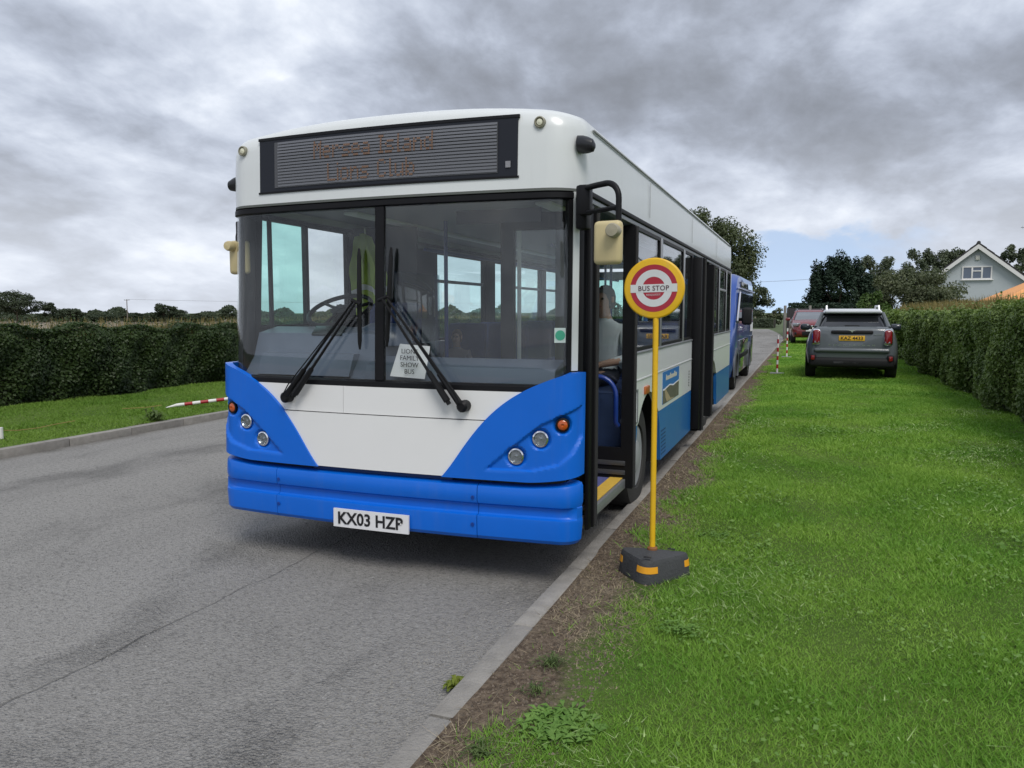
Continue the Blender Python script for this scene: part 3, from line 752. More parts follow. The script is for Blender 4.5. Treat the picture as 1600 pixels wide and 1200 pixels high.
    part('aerial_reflector', MB().tube([(chx - .30, .86, zt + .72), (chx - .22, .86, zt + 1.45)], .018, 6), GREYMETAL, at_, False)
build_house()

# orange canopy roof showing over the hedge at the edge of the picture
def build_gazebo():
    c = at(1650, 22.0); g = thing('gazebo', c, 'orange canopy tent roof behind the hedge in front of the house', 'tent')
    zt, ze, hw = 2.95, 1.95, 1.75
    OR = mat('orange_canvas', (.78, .36, .13), .8, var=.08, vscale=3)
    m_ = MB(); n = 10; rows = []
    for i in range(n + 1):
        t = i / n; w = max(.02, hw * t); z = zt - (zt - ze) * (t ** .86); rows.append([(w * sx, w * sy, z) for sx, sy in ((-1, -1), (0, -1), (1, -1), (1, 0), (1, 1), (0, 1), (-1, 1), (-1, 0))])
    rows.append([(p[0], p[1], ze - .2) for p in rows[-1]])
    m_.grid(rows, closed_u=True); part('canopy', m_, OR, g, False, 25)
    for sx in (-1, 1):
        for sy in (-1, 1): part('leg', MB().tube([(sx * (hw - .05), sy * (hw - .05), 0), (sx * (hw - .05), sy * (hw - .05), ze)], .022, 8), GREYMETAL, g, False)
build_gazebo()

# ------------------------------------------------------------------ the bus
XC = -2.43; PH0 = .1
def plan(s, hw, r, yf):
    sg = 1 if s >= 0 else -1; a = abs(s); xb = hw - r + r * math.sin(PH0); b = xb * math.tan(PH0) / 2; L = r * (math.pi / 2 - PH0)
    if a <= xb:
        x, y = a, yf + b * (a / xb) ** 2; n = Vector((2 * b * a / xb ** 2, -1)).normalized()
    elif a < xb + L:
        ph = PH0 + (a - xb) / r; x = hw - r + r * math.sin(ph); y = yf + b + r * (math.cos(PH0) - math.cos(ph)); n = Vector((math.sin(ph), -math.cos(ph)))
    else:
        x, y = hw, yf + b + r * math.cos(PH0) + (a - xb - L); n = Vector((1, 0))
    return sg * x, y, sg * n[0], n[1]
def lower(s, z, off=0.):
    x, y, nx, ny = plan(s, 1.245, .12, 4.06 + .03 * (z - .3)); return (XC + x + off * nx, y + off * ny, z)
def upper(s, z, off=0.):
    x, y, nx, ny = plan(s, 1.238 - .014 * (z - 1.2), .22, 4.10 + .034 * (z - 1.2)); return (XC + x + off * nx, y + off * ny, z)
def patch(sh, zs, sl, sr, nc, th=.02, off=0.):
    """slab on a shell; sl/sr: number or function of z; off: number or f(s,z)"""
    A, B = [], []
    for z in zs:
        l = sl(z) if callable(sl) else sl; r = sr(z) if callable(sr) else sr
        ra, rb = [], []
        for j in range(nc + 1):
            s = l + (r - l) * j / nc; o = off(s, z) if callable(off) else off
            ra.append(sh(s, z, o)); rb.append(sh(s, z, min(o, off if not callable(off) else 0) - th))
        A.append(ra); B.append(rb)
    return MB().slab(A, B)
def lin(a, b, n): return [a + (b - a) * i / n for i in range(n + 1)]
def interp(x, xs, ys): return float(np.interp(x, xs, ys))

bus = thing('bus', (XC, 4.1, 0), 'white and bright blue single deck bus parked at the kerb with doors open', 'bus')
XR = XC + 1.236; XL = XC - 1.236; YR = 13.2
Y0 = 4.33                       # side walls begin

# --- bumper: middle and two corner sections, all with the same stepped profile
BP = [(.272, -.05), (.278, -.012), (.30, .004), (.40, .012), (.418, .010), (.424, -.014), (.432, -.022), (.478, -.022), (.486, -.014), (.492, .004), (.52, .012), (.575, .010), (.592, .002), (.60, -.02), (.603, -.05)]
def bumper(s0, s1, nc, right_end=False):
    A, B = [], []
    for (z, o) in BP:
        ra, rb = [], []
        for j in range(nc + 1):
            s = s0 + (s1 - s0) * j / nc
            oo = o
            e = max(0., min(1., (abs(s) - 1.215) / .02))
            if -.03 < o < 0 and .42 < z < .49: oo = o * (1 - e) + .008 * e
            lift = .05 * max(0., (abs(s) - .9) / .35) ** 1.6 if z > .56 else 0.
            zz = z + lift * .6
            ra.append(lower(s, zz, oo)); rb.append(lower(s, zz, -.07))
        A.append(ra); B.append(rb)
    return MB().slab(A, B)
part('bumper', bumper(-.758, .656, 22), BLUE, bus, ang=30)
for s0, s1 in ((.660, 1.30), (-1.80, -.762)):
    part('bumper_corner', bumper(s0, s1, 26), BLUE, bus, ang=30)
for (s, z) in ((-.742, .525), (-.742, .365), (.632, .525), (.632, .365)):
    p = lower(s, z, .012); part('bolt', MB().lathe([(.011, 0), (.011, -.004), (.006, -.005), (.006, -.002), (0, -.002)], p, 'y', 10), mat('dark_blue_bolt', (.004, .05, .30), .4), bus)
part('towing_gap', patch(lower, [.604, .645], -.50, .48, 16, .01, -.045), mat('dark_blue_gap', (.003, .035, .16), .6), bus)
part('front_bulkhead', patch(lower, lin(.29, 1.17, 8), -1.22, 1.22, 30, .02, -.08), DARKIN, bus)

# --- white bonnet panels between the blue corners
ZS = [.60, .649, .749, .887, .98, 1.022, 1.15, 1.219, 1.262, 1.285]
SS = [.40, .445, .526, .625, .705, .742, .932, 1.079, 1.20, 1.30]
SWEEP = np.polyfit(ZS, SS, 5); curve = lambda z: float(np.polyval(SWEEP, min(max(z, .60), 1.285)))
part('bonnet_panel', patch(lower, lin(.636, .972, 12), lambda z: -curve(z) - .012, lambda z: curve(z) + .012, 24, .02, .004), WHITE2, bus)
part('upper_bonnet_panel', patch(lower, lin(.978, 1.146, 6), lambda z: -curve(z) - .012, -.250, 12, .02, -.004), WHITE2, bus)
part('upper_bonnet_panel', patch(lower, lin(.978, 1.146, 6), -.247, lambda z: curve(z) + .012, 18, .02, -.004), WHITE2, bus)

# --- blue corner panels with lamp recesses
INS = [(.700, .690), (.86, .828), (1.03, .965), (1.275, 1.082), (1.282, .90), (1.215, .80), (1.14, .735), (.985, .693)]
LAMPS = [(.887, .775, .043), (1.030, .882, .043), (1.158, .966, .036)]
def poly_sd(p, poly):
    x, y = p; d = 1e9; ins = False; n = len(poly)
    for i in range(n):
        x1, y1 = poly[i]; x2, y2 = poly[(i + 1) % n]
        ex, ey = x2 - x1, y2 - y1; t = max(0, min(1, ((x - x1) * ex + (y - y1) * ey) / (ex * ex + ey * ey)))
        d = min(d, math.hypot(x - x1 - t * ex, y - y1 - t * ey))
        if (y1 > y) != (y2 > y) and x < (x2 - x1) * (y - y1) / (y2 - y1) + x1: ins = not ins
    return -d if ins else d
def sst(v, a, b):
    t = max(0., min(1., (v - a) / (b - a))); return t * t * (3 - 2 * t)
def corner_off(s, z):
    a = abs(s); sdv = poly_sd((a, z), INS)
    o = .016 - .017 * sst(-sdv, -.002, .012)
    for (ls, lz, lr) in LAMPS:
        d = math.hypot(a - ls, z - lz)
        o -= .027 * sst(lr + .024 - d, 0, .020)
    dl = math.hypot(a - .887 - .05, (z - .775) - .02)
    return o
for sg in (1, -1):
    send = 1.30 if sg > 0 else 1.75
    A, B = [], []
    zsn = lin(.632, 1.262, 62)
    for z in zsn:
        ra, rb = [], []; l = curve(z)
        lift = 0.
        for j in range(72):
            s = l + (send - l) * (j / 71.)
            zz = z if z > .68 else z + .042 * max(0., (s - .95) / .30) ** 1.6 * (.68 - z) / .05
            if s > 1.32 and z > 1.22: zz = z
            o = corner_off(s, z)
            ra.append(lower(sg * s, zz, o)); rb.append(lower(sg * s, zz, -.03))
        A.append(ra); B.append(rb)
    part('corner_panel', MB().slab(A, B), BLUE, bus, ang=28)
    for i, (ls, lz, lr) in enumerate(LAMPS):
        p = Vector(lower(sg * ls, lz, -.010)); x, y, nx, ny = plan(sg * ls, 1.245, .12, 4.07); n = Vector((nx * .75, ny, 0)).normalized()
        M_ = Matrix.Translation(p) @ Vector((0, 0, 1)).rotation_difference(n).to_matrix().to_4x4()
        nm, m_ = ('indicator_lamp', AMBER) if i == 2 else ('headlight', LAMPGLASS)
        bz = MB().lathe([(lr + .004, -.02), (lr + .004, .006), (lr - .004, .009), (lr - .006, .002), (lr - .006, -.02)], n=28)
        bz.v = [tuple(M_ @ Vector(v)) for v in bz.v]; h = part(nm, bz, BLACK if i == 2 else CHROME, bus)
        if i == 2:
            ln = MB().lathe([(lr - .005, -.004), (lr - .007, .006), (lr * .6, .012), (lr * .25, .013), (lr * .2, .008), (0, .008)], n=24)
        else:
            ln = MB().lathe([(lr - .0065, -.002), (lr * .75, .012), (lr * .4, .017), (0, .018)], n=24)
        ln.v = [tuple(M_ @ Vector(v)) for v in ln.v]
        part('lens', ln, AMBER if i == 2 else glass('lamp_cover', (.93, .95, .96), 1.2), h)
        if i < 2:
            rf = MB().lathe([(lr - .0065, -.004), (lr * .55, -.016), (lr * .3, -.018), (lr * .24, -.004), (.0, .0)], n=24)
            rf.v = [tuple(M_ @ Vector(v)) for v in rf.v]; part('reflector', rf, LAMPGLASS, h)
# side repeater on the far front corner
part('side_marker', MB().box((XL - .012, 4.52, 1.005), (.03, .07, .10), .008), mat('orange_marker', (.75, .16, .01), .3, coat=.5), bus)

# --- number plate
pl = part('number_plate', patch(lower, [.270, .384], -.300, .228, 6, .012, .030), PLATEW, bus)
pc = Vector(lower(-.036, .329, .0305))
put('lettering', text_mesh('KX03 HZP', .079, frame_at(pc, (1, .0, 0), (0, .0, 1)), .0022, width=.455, bold=.022), INK, pl)
for s in (-.245, .178):
    part('screw', MB().lathe([(.006, 0), (.006, -.004), (0, -.004)], lower(s, .329, .031), 'y', 8), WHITEP, pl)

# --- windscreen: two wrap-round panes, black frame, centre bar
part('windscreen_sill', patch(upper, [1.140, 1.150, 1.176, 1.187], -1.30, 1.235, 40, .05, lambda s, z: .008 if 1.145 < z < 1.18 else -.006), BLACK, bus)
part('windscreen_header', patch(upper, [2.232, 2.240, 2.268, 2.276], -1.42, 1.235, 40, .05, lambda s, z: .008 if 2.235 < z < 2.272 else -.006), BLACK, bus)
part('header_gasket', patch(upper, [2.279, 2.292], -1.42, 1.25, 40, .05, .004), mat('grey_gasket', (.10, .11, .10), .6), bus)
part('centre_bar', patch(upper, lin(1.188, 2.231, 6), -.025, .034, 2, .03, .004), BLACK, bus)
part('windscreen_side_frame', patch(upper, lin(1.188, 2.231, 6), 1.172, 1.196, 3, .05, .004), BLACK, bus)
part('pillar_trim', patch(upper, lin(1.268, 2.276, 6), 1.199, 1.243, 4, .04, .006), WHITE, bus)
part('door_seal', patch(upper, lin(1.188, 2.276, 6), 1.246, 1.30, 4, .05, -.004), BLACK, bus)
for a, b in ((-1.415, -.026), (.035, 1.171)):
    part('windscreen', patch(upper, lin(1.188, 2.231, 8), a, b, 40, .006, -.006), WSCREEN, bus)
part('corner_pillar', patch(upper, lin(1.15, 2.29, 4), -1.475, -1.416, 4, .05, -.002), BLACK, bus)
part('corner_pillar_lining', patch(upper, lin(1.15, 2.29, 4), -1.414, -1.225, 8, .03, -.016), DARKIN, bus)
part('inner_pillar', MB().span((XL + .06, 4.575, 1.3), (XL + .09, 4.605, 2.25), .01), DARKIN, bus)
part('inner_pillar', MB().span((XR - .09, 4.27, 1.2), (XR - .045, 4.32, 2.25), .01), DARKIN, bus)

# --- roof: hood, cove and domed roof in one lofted skin
RING = [(2.294, 1.221, .22, 4.137, 0), (2.36, 1.226, .22, 4.140, .0), (2.50, 1.226, .22, 4.145, .012), (2.615, 1.222, .215, 4.152, .045), (2.672, 1.212, .21, 4.165, .062), (2.705, 1.188, .20, 4.195, .068),
        (2.727, 1.145, .19, 4.245, .066), (2.742, 1.08, .18, 4.33, .060), (2.757, .95, .17, 4.48, .051), (2.774, .7, .16, 4.8, .034), (2.797, .3, .15, 5.2, .012), (2.808, .02, .01, 5.5, .0)]
rows = []
for (ze, hw, r, yf, cr) in RING:
    xb = hw - r + r * math.sin(PH0); L = r * (math.pi / 2 - PH0); row = []
    yb = yf + xb * math.tan(PH0) / 2 + r * math.cos(PH0)
    inset = 1.226 - hw
    yend = YR - .02 - min(.12, inset * .5) - (.0 if ze < 2.66 else (ze - 2.66) * .5)
    half = [xb * i / 9 for i in range(10)] + [xb + L * i / 9 for i in range(1, 10)] + [xb + L + (yend - yb) * i / 6 for i in range(1, 7)]
    for s in [-q for q in half[:0:-1]] + half:
        x, y, nx, ny = plan(s, hw, r, yf); row.append((XC + x, y, ze + cr * (1 - abs(x / hw) ** 2.6)))
    rows.append(row)
roof = MB().grid(rows); part('roof', roof, mat('roof_white_paint', (.66, .685, .685), .33, var=.03, vscale=2, coat=.3, dirt=.08), bus, ang=50)
part('roof_seam', MB().span((XR - .018, 4.5, 2.652), (XR - .006, YR - .1, 2.660)), mat('seam_grey', (.3, .31, .31), .6), bus)
part('ceiling', MB().span((XL + .05, 4.35, 2.34), (XR - .05, YR - .08, 2.36)), GREYIN, bus)
for i in range(3):
    part('roof_rivet_line', MB().span((XR - .003, 6.2 + i * 2.4, 2.345), (XR - .0005, 6.215 + i * 2.4, 2.62)), mat('seam_grey2', (.45, .46, .46), .6), bus)

# --- destination display
def hood(s, z, off=0.):
    x, y, nx, ny = plan(s, 1.224, .22, 4.143 + max(0, z - 2.6) * .12); return (XC + x + off * nx, y + off * ny, z)
dsp = MB(); F0, F1, G0, G1 = -.90, .872, 2.368, 2.690
def hb(s0, s1, z0, z1, o0, o1, n): 
    return patch(hood, [z0, z1], s0, s1, n, o1 - o0, o1)
df = part('destination_display', hb(F0, F1, G0, G1, -.05, .006, 24), mat('display_casing', (.012, .014, .021), .4, spec=.3), bus)
part('display_border', hb(F0 - .008, F1 + .008, G1 + .0005, G1 + .018, -.05, .010, 24), BLACK, df)
part('display_border', hb(F0 - .008, F1 + .008, G0 - .012, G0 - .0005, -.05, .010, 24), BLACK, df)
part('led_panel', hb(-.775, .755, 2.388, 2.672, .0, .009, 24), mat('led_panel_grey', (.07, .072, .08), .5), df)
SLAT = mat('led_slat', (.145, .15, .17), .45)
for i in range(15):
    z = 2.394 + i * .0188; part('slat', hb(-.745, .752, z, z + .0125, .0092, .0115, 10), SLAT, df)
part('display_sensor', hb(.803, .832, 2.415, 2.450, .006, .012, 2), mat('sensor_grey', (.25, .25, .27), .4), df)
DOT = {'M': ('10001', '11011', '10101', '10101', '10001', '10001', '10001'), 'e': ('00000', '00000', '01110', '10001', '11111', '10000', '01110'),
       'r': ('00000', '00000', '10110', '11001', '10000', '10000', '10000'), 's': ('00000', '00000', '01111', '10000', '01110', '00001', '11110'),
       'a': ('00000', '00000', '01110', '00001', '01111', '10001', '01111'), 'I': ('111', '010', '010', '010', '010', '010', '111'),
       'l': ('010', '010', '010', '010', '010', '010', '011'), 'n': ('00000', '00000', '10110', '11001', '10001', '10001', '10001'),
       'd': ('00001', '00001', '01101', '10011', '10001', '10011', '01101'), 'L': ('10000', '10000', '10000', '10000', '10000', '10000', '11111'),
       'i': ('1', '0', '1', '1', '1', '1', '1'), 'o': ('00000', '00000', '01110', '10001', '10001', '10001', '01110'),
       'C': ('01110', '10001', '10000', '10000', '10000', '10001', '01110'), 'u': ('00000', '00000', '10001', '10001', '10001', '10011', '01101'),
       'b': ('10000', '10000', '10110', '11001', '10001', '11001', '10110'), ' ': ('000',) * 7}
def dot_text(txt, s0, s1, ztop, dz):
    cols = []
    for ch in txt:
        g = DOT[ch]
        for c in range(len(g[0])): cols.append([g[r][c] == '1' for r in range(7)])
        cols.append([False] * 7)
    ds = (s1 - s0) / len(cols); m_ = MB()
    for c, colm in enumerate(cols):
        for r in range(7):
            if colm[r]:
                s = s0 + c * ds; z = ztop - r * dz
                m_.add([hood(s, z, .0145), hood(s + ds * .86, z, .0145), hood(s + ds * .86, z - dz * .8, .0145), hood(s, z - dz * .8, .0145)], [(0, 1, 2, 3)])
    return m_
LED = mat('amber_led', (.185, .105, .065), .5, var=.35, vscale=80)
for txt, s0, s1, zt in (('Mersea Island', -.46, .375, 2.650), ('Lions Club', -.36, .255, 2.510)):
    o = part('lettering', dot_text(txt, s0, s1, zt, .0155), LED, df); o['kind'] = 'stuff'
# small roof lamps on the hood
for (s, z) in ((-1.045, 2.645), (.998, 2.655)):
    p = Vector(hood(s, z, .0))
    lp = part('hood_lamp', MB().lathe([(.032, .01), (.032, -.012), (.026, -.016), (.022, -.010), (.022, .01)], p, 'y', 20), mat('lamp_rim', (.26, .25, .19), .5), bus)
    part('lens', MB().lathe([(.021, .0), (.017, -.012), (0, -.016)], p, 'y', 16), mat('pale_lens', (.68, .67, .52), .3), lp)
# little black camera pods on the hood corners
for sg, y, z in ((1, 4.30, 2.54), (-1, 4.34, 2.47)):
    p = (XC + sg * (1.200 if sg > 0 else 1.172), y, z); sgx = sg
    m_ = MB(); m_.lathe([(.048, -.01), (.050, .02), (.046, .05), (.034, .082), (.012, .095), (0, .095)], (0, 0, 0), 'x', 16)
    m_.v = [(p[0] + sgx * v[0], p[1] + v[1] * 1.0 - (v[0] * .25), p[2] + v[2] * (1.0) - .2 * v[0]) for v in m_.v]
    part('camera_pod', m_, mat('black_pod', (.012, .013, .016), .35, var=.4, vscale=60), bus)

# --- side walls
FW, RW, WR = 6.26, 10.78, .42          # wheel centres and tyre radius
def arch(y, z0, R_=.535):
    zz = z0
    for c in (FW, RW):
        d = abs(y - c)
        if d < R_: zz = max(zz, WR + math.sqrt(R_ ** 2 - d ** 2))
    return zz
def side_panel(y0, y1, z0, z1, x, sgn, m, nm, step=.045, th=.04):
    n = max(2, int((y1 - y0) / step)); ysn = lin(y0, y1, n)
    runs, cur = [], []
    for y in ysn:
        if arch(y, z0) < z1 - .01: cur.append(y)
        elif cur: runs.append(cur); cur = []
    if cur: runs.append(cur)
    if len(runs) > 1:
        return [side_panel(r[0], r[-1], z0, z1, x, sgn, m, nm, step, th) for r in runs if len(r) > 2]
    ysn = runs[0]; zb = [arch(y, z0) for y in ysn]
    A = [[(x, y, b) for y, b in zip(ysn, zb)], [(x, y, z1) for y in ysn]]
    B = [[(x - sgn * th, y, b) for y, b in zip(ysn, zb)], [(x - sgn * th, y, z1) for y in ysn]]
    return part(nm, MB().slab(A, B), m, bus)
XS = XR + .004
for y0, y1 in ((5.66, 8.70), (10.24, YR)):
    side_panel(y0, y1, .29, .738, XS, 1, BLUE2, 'skirt_panel')
    side_panel(y0, y1, .742, 1.082, XS, 1, SIDEW, 'side_panel')
    side_panel(y0, y1, 1.092, 1.285, XS, 1, SIDEW, 'side_panel')
    part('rub_rail', MB().span((XS - .02, y0, 1.083), (XS + .006, y1, 1.091)), mat('rail_white', (.62, .63, .63), .4), bus)
    part('window_sill', MB().span((XS - .04, y0, 1.286), (XS + .008, y1, 1.306), .003), GREYMETAL, bus)
XLs = XL - .004
side_panel(4.62, YR, .29, .738, XLs, -1, BLUE2, 'skirt_panel'); side_panel(4.62, YR, .742, 1.30, XLs, -1, WHITE, 'side_panel')
# cantrail gutter and track
for x, sg, ya in ((XR, 1, 4.36), (XL, -1, 4.62)):
    part('gutter', MB().span((x - sg * .05, ya, 2.262), (x + sg * .012, YR, 2.291), .004), BLACK, bus)
    part('cantrail', MB().span((x - sg * .05, ya if sg > 0 else 5.67, 2.232), (x - sg * .004, YR, 2.2615), .002), GREYMETAL, bus)
# door openings frame
for y0, y1 in ((5.64, 5.70), (8.66, 8.715), (10.2, 10.26)):
    part('door_post', MB().span((XR - .05, y0, .30), (XR + .001, y1, 2.231), .004), BLACK, bus)
# windows: y0, y1 of the glass, split height for a top vent
def side_window(x, sg, y0, y1, z0=1.307, z1=2.231, vent=False, g=None, fr=.045):
    w = part('window', MB().ring('x', x - sg * .035, x + sg * .002, (y0, y1, z0, z1), (y0 + fr, y1 - fr, z0 + fr * .6, z1 - fr * .6)), BLACK, bus)
    zs_ = [z0 + fr * .6, z1 - fr * .6]
    if vent:
        zm = z1 - .30
        part('vent_bar', MB().span((x - sg * .034, y0 + fr, zm - .02), (x + sg * .004, y1 - fr, zm + .012), .003), GREYMETAL, w)
        zs_ = [zs_[0], zm - .02, zm + .012, zs_[1]]
    for a, b in zip(zs_[::2], zs_[1::2]):
        part('pane', MB().span((x - sg * .016, y0 + fr, a), (x - sg * .010, y1 - fr, b)), g or GLASS, w)
    return w
for y0, y1, v, g in ((5.70, 6.70, False, GLASS), (6.76, 8.02, True, GLASS), (8.05, 8.66, False, GLASS), (10.26, 11.36, False, GLASS), (11.40, 12.38, True, GLASS), (12.41, 13.1, False, GLASS)):
    side_window(XS - .004, 1, y0, y1, vent=v, g=g)
for y in (6.73, 8.035, 11.38, 12.395):
    part('mullion', MB().span((XS - .04, y - .028, 1.307), (XS + .006, y + .028, 2.231), .004), GREYMETAL, bus)
part('rear_corner', MB().span((XS - .08, 13.101, 1.307), (XS - .002, YR - .002, 2.231), .004), WHITE, bus)
for y0, y1, v, g in ((4.485, 5.085, False, TINT), (5.09, 5.66, False, GLASS), (7.30, 8.62, True, PALETINT), (8.90, 9.36, False, PALETINT), (9.46, 10.7, True, PALETINT), (10.9, 11.7, True, PALETINT), (11.8, 12.7, False, PALETINT)):
    side_window(XLs + .004, -1, y0, y1, z0=1.50 if y0 < 6 else 1.307, z1=2.262 if y0 < 6 else 2.231, vent=v, g=g, fr=.016 if y0 < 6 else .045)
def ofill(y0, y1, z0=1.301, z1=2.231): part('window_pillar', MB().span((XL - .002, y0, z0), (XL + .045, y1, z1), .003), BLACK, bus)
ofill(5.661, 7.299); ofill(8.621, 8.899); ofill(9.361, 9.459); ofill(10.701, 10.899); ofill(11.701, 11.799); ofill(12.701, 13.18); ofill(4.49, 5.66, 1.301, 1.499)
# rear end
part('rear_panel', MB().ring('y', YR - .05, YR, (XL, XR, .32, 2.291), (XL + .25, XR - .25, 1.45, 2.15)), WHITE, bus)
part('rear_window', MB().span((XL + .25, YR - .03, 1.45), (XR - .25, YR - .02, 2.15)), TINT, bus)
# --- floor, step, underside
for y0, y1, e in ((5.70, 6.829, .70), (6.83, 10.199, .06), (10.20, 11.359, .70), (11.36, YR - .06, .06)):
    part('floor', MB().span((XL + e, y0, .36), (XR - e, y1, .40)), FLOORB, bus)
part('entrance_floor', MB().span((XL + .05, 4.30, .335), (XR - .105, 5.69, .372)), FLOORB, bus)
st = part('door_step', MB().span((XR - .10, 4.26, .30), (XR - .035, 5.66, .368), .004), GREYMETAL, bus)
part('step_edge', MB().span((XR - .15, 4.30, .3725), (XR - .055, 5.62, .377)), YSTEP, st)
part('rear_step', MB().span((XR - .10, 8.70, .28), (XR - .03, 10.22, .362), .004), GREYMETAL, bus)
part('underframe', MB().span((XL + .35, 4.5, .24), (XR - .35, 12.9, .33)), DARKIN, bus)
LAMIN = mat('dark_blue_laminate', (.03, .05, .13), .5)
for y0, y1 in ((5.70, 6.829), (10.20, 11.359)):
    for sg, x in ((1, XR), (-1, XL)):
        X = lambda d: x - sg * d
        part('wheel_box', MB().prism([(X(.05), y0), (X(.72), y0), (X(.72), y1), (X(.05), y1), (X(.05), y1 - .012), (X(.705), y1 - .012), (X(.705), y0 + .012), (X(.05), y0 + .012)], 'z', .405, .985), LAMIN, bus)
        part('wheel_box_top', MB().span((min(X(.05), X(.72)), y0, .986), (max(X(.05), X(.72)), y1, 1.0), .003), LAMIN, bus)
# --- wheels
for cy in (FW, RW):
    for sg, x in ((1, XR), (-1, XL)):
        pa = [(cy - .545 * math.cos(a), WR + .545 * math.sin(a)) for a in lin(-.25, math.pi + .25, 22)]
        lin_ = MB().slab([[(x - sg * .03, y, z) for y, z in pa], [(x - sg * .66, y, z) for y, z in pa]], [[(x - sg * .03, cy + (y - cy) * 1.03, WR + (z - WR) * 1.03) for y, z in pa], [(x - sg * .66, cy + (y - cy) * 1.03, WR + (z - WR) * 1.03) for y, z in pa]])
        part('arch_liner', lin_, BLACK, bus); part('arch_back', MB().prism(pa, 'x', x - sg * .66, x - sg * .67), BLACK, bus)
def wheel(x, y, sg):
    w = part('wheel', MB().lathe([(.20, -.10), (.345, -.115), (.405, -.10), (WR, -.05), (WR, .06), (.405, .11), (.345, .122), (.262, .115), (.25, .08), (.20, .08)], (0, 0, 0), 'x', 36, True), TYRE)
    w.parent = bus; w.location = Vector((x, y, WR)) - origin(bus); w.scale = (sg, 1, 1)
    rim = part('rim', MB().lathe([(.262, .10), (.25, .10), (.215, .098), (.205, .085), (.195, .05), (.16, .03), (.14, .055), (.125, .11), (.065, .125), (0, .125)], (0, 0, 0), 'x', 28), mat('white_wheel_rim', (.34, .35, .37), .45, var=.2, vscale=12, dirt=.3), w, False)
    nut = MB().lathe([(.016, .05), (.016, .085), (.009, .10), (0, .10)], (0, 0, 0), 'x', 6).mesh('nut'); nut.materials.append(STEEL)
    for k in range(10):
        a = k * math.pi / 5; o = bpy.data.objects.new('nut', nut); col.objects.link(o); o.parent = w; o.location = (.0, .178 * math.cos(a), .178 * math.sin(a))
    return w
for y in (FW, RW):
    wheel(XR - .20, y, 1); wheel(XL + .20, y, -1)

# --- door leaves folded back into the openings
def leaf(y, x_out, width, z0, z1, rail=True, ang=0.):
    """a leaf standing across the bus at y, outer edge at x_out"""
    fr = .085
    d = part('door_leaf', MB().ring('y', y - .02, y + .02, (x_out - width, x_out, z0, z1), (x_out - width + fr, x_out - fr, z0 + .30, z1 - .10)), BLACK, bus)
    part('pane', MB().span((x_out - width + fr, y - .004, z0 + .30), (x_out - fr, y + .004, z1 - .10)), GLASS, d)
    part('edge_seal', MB().tube([(x_out + .008, y, z0 + .01), (x_out + .008, y, z1 - .01)], .014, 8), RUBBER, d)
    if rail:
        for k in range(2):
            part('kick_bar', MB().span((x_out - width + .03, y - .032, z0 + .10 + k * .07), (x_out - .05, y - .021, z0 + .135 + k * .07), .004), mat('kick_bar_grey', (.05, .05, .055), .35), d)
    return d
l1 = leaf(4.50, XR + .012, .60, .30, 2.20)
part('leaf_cover', MB().span((XR - .02, 4.40, .30), (XR + .006, 4.47, 2.22), .006), BLACK, l1)
l2 = leaf(5.60, XR + .015, .60, .30, 2.225)
hx = XR - .06
part('grab_handle', MB().tube([(hx - .44, 5.53, 1.13), (hx - .18, 5.53, 1.13)] + [(hx - .18 + .14 * math.sin(t), 5.53, .99 + .14 * math.cos(t)) for t in lin(.2, math.pi / 2, 6)] + [(hx - .04, 5.53, .80), (hx - .03, 5.56, .77)], .018, 10), BLUERAIL, l2)
l3 = leaf(8.86, XR + .105, .62, .27, 2.20, False)
l4 = leaf(10.14, XR + .06, .62, .27, 2.20, False)
part('grab_handle', MB().tube([(XR - .02, 8.80, 1.16), (XR + .03, 8.79, 1.10), (XR + .03, 8.79, .72), (XR + .0, 8.82, .66)], .016, 8), BLUERAIL, l3)
part('leaf_cover', MB().span((XR - .02, 8.74, .30), (XR + .09, 8.835, 2.20), .006), BLACK, l3)

# --- wipers
WIP = mat('wiper_black', (.006, .006, .007), .5, spec=.25)
def wiper(px, pz, ex, ez, b0, b1, sg):
    P0 = Vector(lower(px, pz, .05)); P1 = Vector(upper(ex, ez, .06))
    w = part('wiper', MB().lathe([(.035, .06), (.035, 0), (.022, -.014), (0, -.014)], P0, 'y', 14), WIP, bus)
    d = Vector((.05 * sg, 0, .012))
    for k, q in enumerate((Vector((0, 0, 0)), Vector((.075 * -sg, -.0, .012)))):
        a = P0 + q + Vector((0, -.01 * k, 0)); b = P1 + Vector((.03 * -sg * k, -.005 * k, .0)); m_ = a.lerp(b, .33)
        part('arm', MB().tube([a, m_, b], [.014, .0095, .007], 8), WIP, w)
        part('arm_sleeve', MB().tube([a.lerp(b, .03), a.lerp(b, .30)], [.021, .016], 8), WIP, w)
    part('arm_link', MB().tube([P1 + Vector((-.06 * sg, 0, -.01)), P1 + Vector((.0, 0, .012)), Vector(upper(b0[0], ez, .045))], .011, 8), WIP, w)
    q0 = Vector(upper(b0[0], b0[1], .028)); q1 = Vector(upper(b1[0], b1[1], .028)); mid = q0.lerp(q1, .5)
    part('blade', MB().tube([q0, q0.lerp(q1, .08), mid, q0.lerp(q1, .92), q1], [.006, .013, .016, .013, .006], 6), WIP, w)
    part('hose', MB().tube([P0 + Vector((0, -.02, .02)), P0.lerp(P1, .15) + Vector((.03 * sg, -.02, .0)), P0.lerp(P1, .5) + Vector((.018 * sg, -.01, 0)), P1], .004, 5), WIP, w)
wiper(-.655, 1.062, -.150, 1.66, (-.122, 1.985), (-.116, 1.375), -1)
wiper(.575, 1.058, .090, 1.68, (.099, 1.985), (.072, 1.395), 1)

